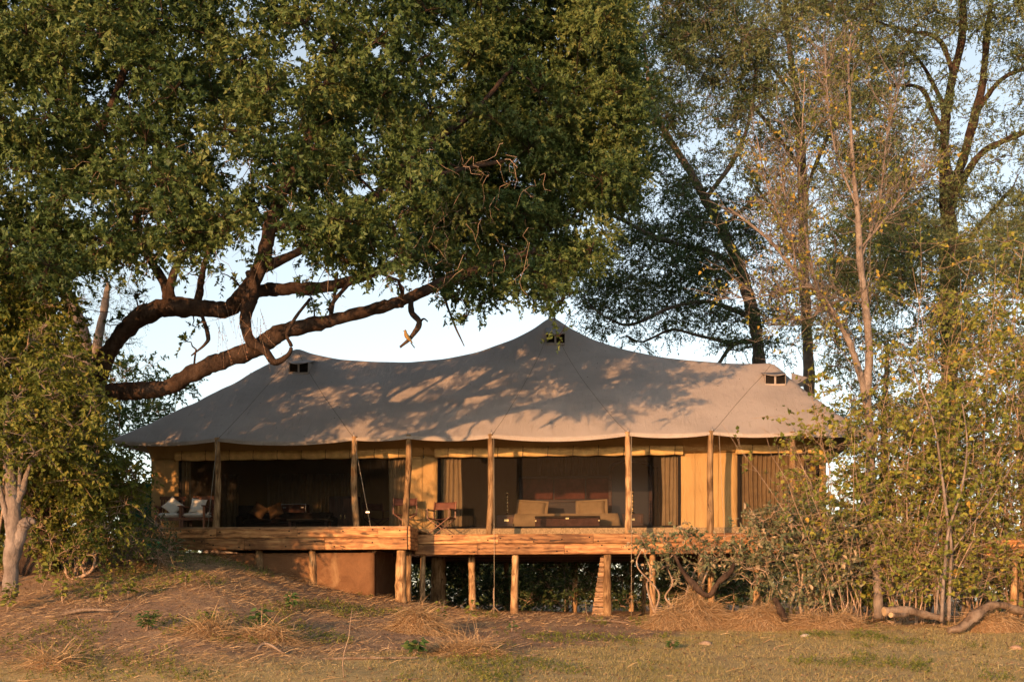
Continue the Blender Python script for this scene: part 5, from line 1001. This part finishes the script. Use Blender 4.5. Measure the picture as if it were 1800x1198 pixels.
for lb, rows in (('long pale stick on bare soil before the stilts', [(1018,1093,4),(1060,1092,6),(1105,1096,5)]), ('crooked fallen branch across the left bank', [(68,1092,4),(110,1082,7),(150,1074,8),(200,1074,4)]), ('thin stick lying low on the straw of the bank', [(540,1160,5),(640,1158,6),(735,1157,4)]), ('bleached stick leaning out of the weeds', [(185,1105,3),(205,1083,3.5),(228,1062,2.5)]), ('twisted grey root beside the bank hummock', [(440,1168,4),(455,1140,6),(470,1133,6),(500,1150,5)]), ('pale stick near the bottom of the lawn edge', [(690,1196,4),(720,1195,5),(745,1192,3)]), ('dark stick half buried by the hay mound', [(880,1152,4),(920,1154,5),(950,1150,3)]), ('branch trailing from the thicket onto the lawn', [(1560,1095,6),(1590,1096,7),(1650,1092,5)])):
    rr = []
    for a, b, w_ in rows: h_ = hit(a, b); rr.append((a, b-w_*.4, w_, h_[1]))
    ym = np.mean([q[3] for q in rr]); rr = [(q[0], q[1], q[2], q[3]*.3+ym*.7) for q in rr]; log('fallen_stick', lb, rr, False, M['log'], 6)
# forked stick under the guy rope
fs = thing('forked_stick', 'bare upright stick with splayed roots under the guy rope', 'stick', hit(868, 1076)); h_ = .62
MB().tubes(crom([(0,0,-.05,.02),(.005,0,.25,.018),(-.008,0,.45,.014),(0,0,h_,.012)], 4)[None, :, :3], crom([(0,0,0,.02),(0,0,0,.018),(0,0,0,.014),(0,0,0,.012)], 4)[None, :, 3], 6).build('stem', M['twig'], fs)
for a in (0, 2.2, 4.1): MB().tubes(np.array([(0, 0, .16), (.10*math.cos(a), .08*math.sin(a), .05), (.16*math.cos(a), .12*math.sin(a), -.02)])[None], np.array([[.012, .01, .006]]), 5).build('root', M['twig'], fs)
# seedlings and weeds one can pick out
def seedling(label, c, H, k, ll, lw, leafm, seed, lean=(0, 0), heart=True, stems=1):
    r = np.random.default_rng(seed); root = thing('seedling', label, 'plant', c, 0, 'young plants on the bank'); ms, ml = MB(), MB()
    for s in range(stems):
        d = np.array((lean[0]+r.normal()*.18*(stems > 1), lean[1], 1.)); n = 6; p = np.vstack([np.zeros(3), np.cumsum(np.tile(d*H/5, (5, 1))*r.uniform(.7, 1.1)+r.normal(size=(5, 3))*H*.03, 0)]); p[0, 2] = -.03; ms.tubes(p[None], np.linspace(.008, .004, 6)[None], 5)
        t = np.linspace(.35, 1, k)*5; i = np.minimum(t.astype(int), 4); P = p[i]+(p[i+1]-p[i])*(t-i)[:, None]; a = np.arange(k)*2.4+r.uniform(0, 6); D = np.stack([np.cos(a), np.sin(a), r.uniform(-.1, .5, k)], -1); ms.tubes(np.stack([P, P+D*.05], 1), np.tile([.004, .003], (k, 1)), 3, False)
        leaves(ml, P+D*.05, D+np.array((0, 0, -.25)), np.tile([0, -.5, .8], (k, 1))+r.normal(size=(k, 3))*.3, ll*r.uniform(.7, 1.2, k), lw*r.uniform(.7, 1.2, k), np.clip(r.normal(size=k)*.2+.5, 0, 1), heart)
    ms.build('stem', M['twig'], root); ml.build('leaves', leafm, root)
for i, (lb, a, b, H, k, ll, lw, lm, ln, st) in enumerate((('tall seedling with big round leaves before the dark gap', 820, 1098, .62, 8, .15, .12, 'leafY', (.35, 0), 1), ('thin grey seedling before the stacked timbers', 1034, 1082, .42, 6, .11, .06, 'leafP', (-.05, 0), 1), ('leafy seedling growing from the hay mound', 775, 1103, .55, 12, .08, .06, 'leafC', (0, 0), 2),
      ('leafy green plant where the bank meets the plaster wall', 513, 1074, .42, 14, .10, .075, 'leafG', (0, 0), 3), ('broad green plant lower on the bank beside a hummock', 462, 1110, .36, 12, .13, .09, 'leafG', (0, 0), 4), ('dark green plant beside the flatter hay mound', 728, 1152, .26, 12, .13, .09, 'leafG', (0, 0), 3), ('yellow-green seedling by the pale-barked tree', 75, 1040, .6, 12, .11, .09, 'leafY', (.1, 0), 3),
      ('yellowing seedling group left of the fallen branch', 110, 1060, .45, 10, .11, .09, 'leafY', (0, 0), 3), ('yellowing seedling above the crooked fallen branch', 175, 1062, .42, 10, .11, .085, 'leafY', (0, 0), 3), ('green weed clump right of the bleached stick', 258, 1108, .34, 16, .11, .04, 'leafG', (0, 0), 6), ('olive weed clump on the straw slope by the deck', 225, 1050, .32, 14, .08, .05, 'leafC', (0, 0), 5), ('olive weed clump under the dark shrub', 325, 1030, .26, 12, .08, .05, 'leafC', (0, 0), 4),
      ('green weed clump on the hummock of the bank', 362, 1105, .34, 14, .09, .045, 'leafC', (0, 0), 5), ('leafy plant at the root of the pale-barked tree', 12, 1075, .5, 14, .10, .08, 'leafC', (.1, 0), 4), ('small lawn plant before the stilts', 900, 1110, .22, 8, .07, .05, 'leafG', (0, 0), 2), ('leafy plant at the foot of the draped haystack', 1172, 1098, .34, 16, .10, .07, 'leafP', (0, 0), 5), ('grey leafy plant between the two haystacks', 1268, 1092, .45, 18, .10, .06, 'leafP', (0, 0), 6), ('dark leafy plant hiding the foot of the grass heap', 1385, 1096, .42, 18, .10, .06, 'leafC', (.1, 0), 6), ('weedy plant at the low spill of dry grass', 1478, 1098, .35, 16, .09, .05, 'leafC', (0, 0), 5), ('fresh plant growing by the cut log', 1560, 1066, .3, 14, .09, .06, 'leafG', (0, 0), 4), ('low green weed on the lawn below the haystack', 1180, 1140, .14, 12, .09, .03, 'leafG', (0, 0), 5), ('bare thin stalk standing on the open bank', 605, 1190, .95, 2, .05, .03, 'leafC', (.12, 0), 1))):
    seedling(lb, hit(a, b), H, k, ll, lw, M[lm], 300+i, ln, True, st)
# stones
def stone(label, c, s, col, seed):
    r = np.random.default_rng(seed); a = np.linspace(0, 2*math.pi, 13)[:-1]; V = []
    for z, k in ((-.3, .8), (.05, 1.), (.35, .85), (.55, .45), (.6, .02)): V.append(np.stack([s*k*np.cos(a)*(1+.18*r.normal(size=12)), .7*s*k*np.sin(a)*(1+.18*r.normal(size=12)), s*z+0*a], -1))
    V = np.array(V); V = np.concatenate([V, V[:, :1]], 1); o = MB().grid(V[:, ::-1]).build('stone', bark_mat('stone_'+str(seed), tuple(x*.7 for x in col), col, col, 2)); o.location = c.tolist(); tag(o, label, 'stone', 'stones on the lawn')
stone('pale pinkish stone on the lawn below the haystack', hit(1241, 1132), .12, (.30,.22,.16), 1); stone('whitish flat stone by the foot of the grass heap', hit(1416, 1118), .10, (.38,.33,.28), 2); stone('small reddish stone at the far lawn edge', hit(1785, 1140), .12, (.34,.22,.15), 3)
# far woodland closing the horizon
fw_ = MB(); r = np.random.default_rng(4); n = 190; a = r.uniform(R(50), R(130), n); d = r.uniform(85, 120, n); C = np.stack([np.cos(a)*d, np.sin(a)*d, r.uniform(1.5, 5.5, n)], -1)
for c in C:
    m = 70; sprays(r, fw_, None, c+r.normal(size=(m, 3))*np.array((2.2, 2.2, 1.5)), rdir(r, m), r.uniform(.6, 1.4, m), 6, .5, .32, np.clip(.4+r.normal(size=m)*.2, 0, 1), .2, False, 0)
tag(fw_.build('distant_woodland', M['leafO']), 'distant woodland closing off the horizon behind the camp', 'woodland', kind='stuff')
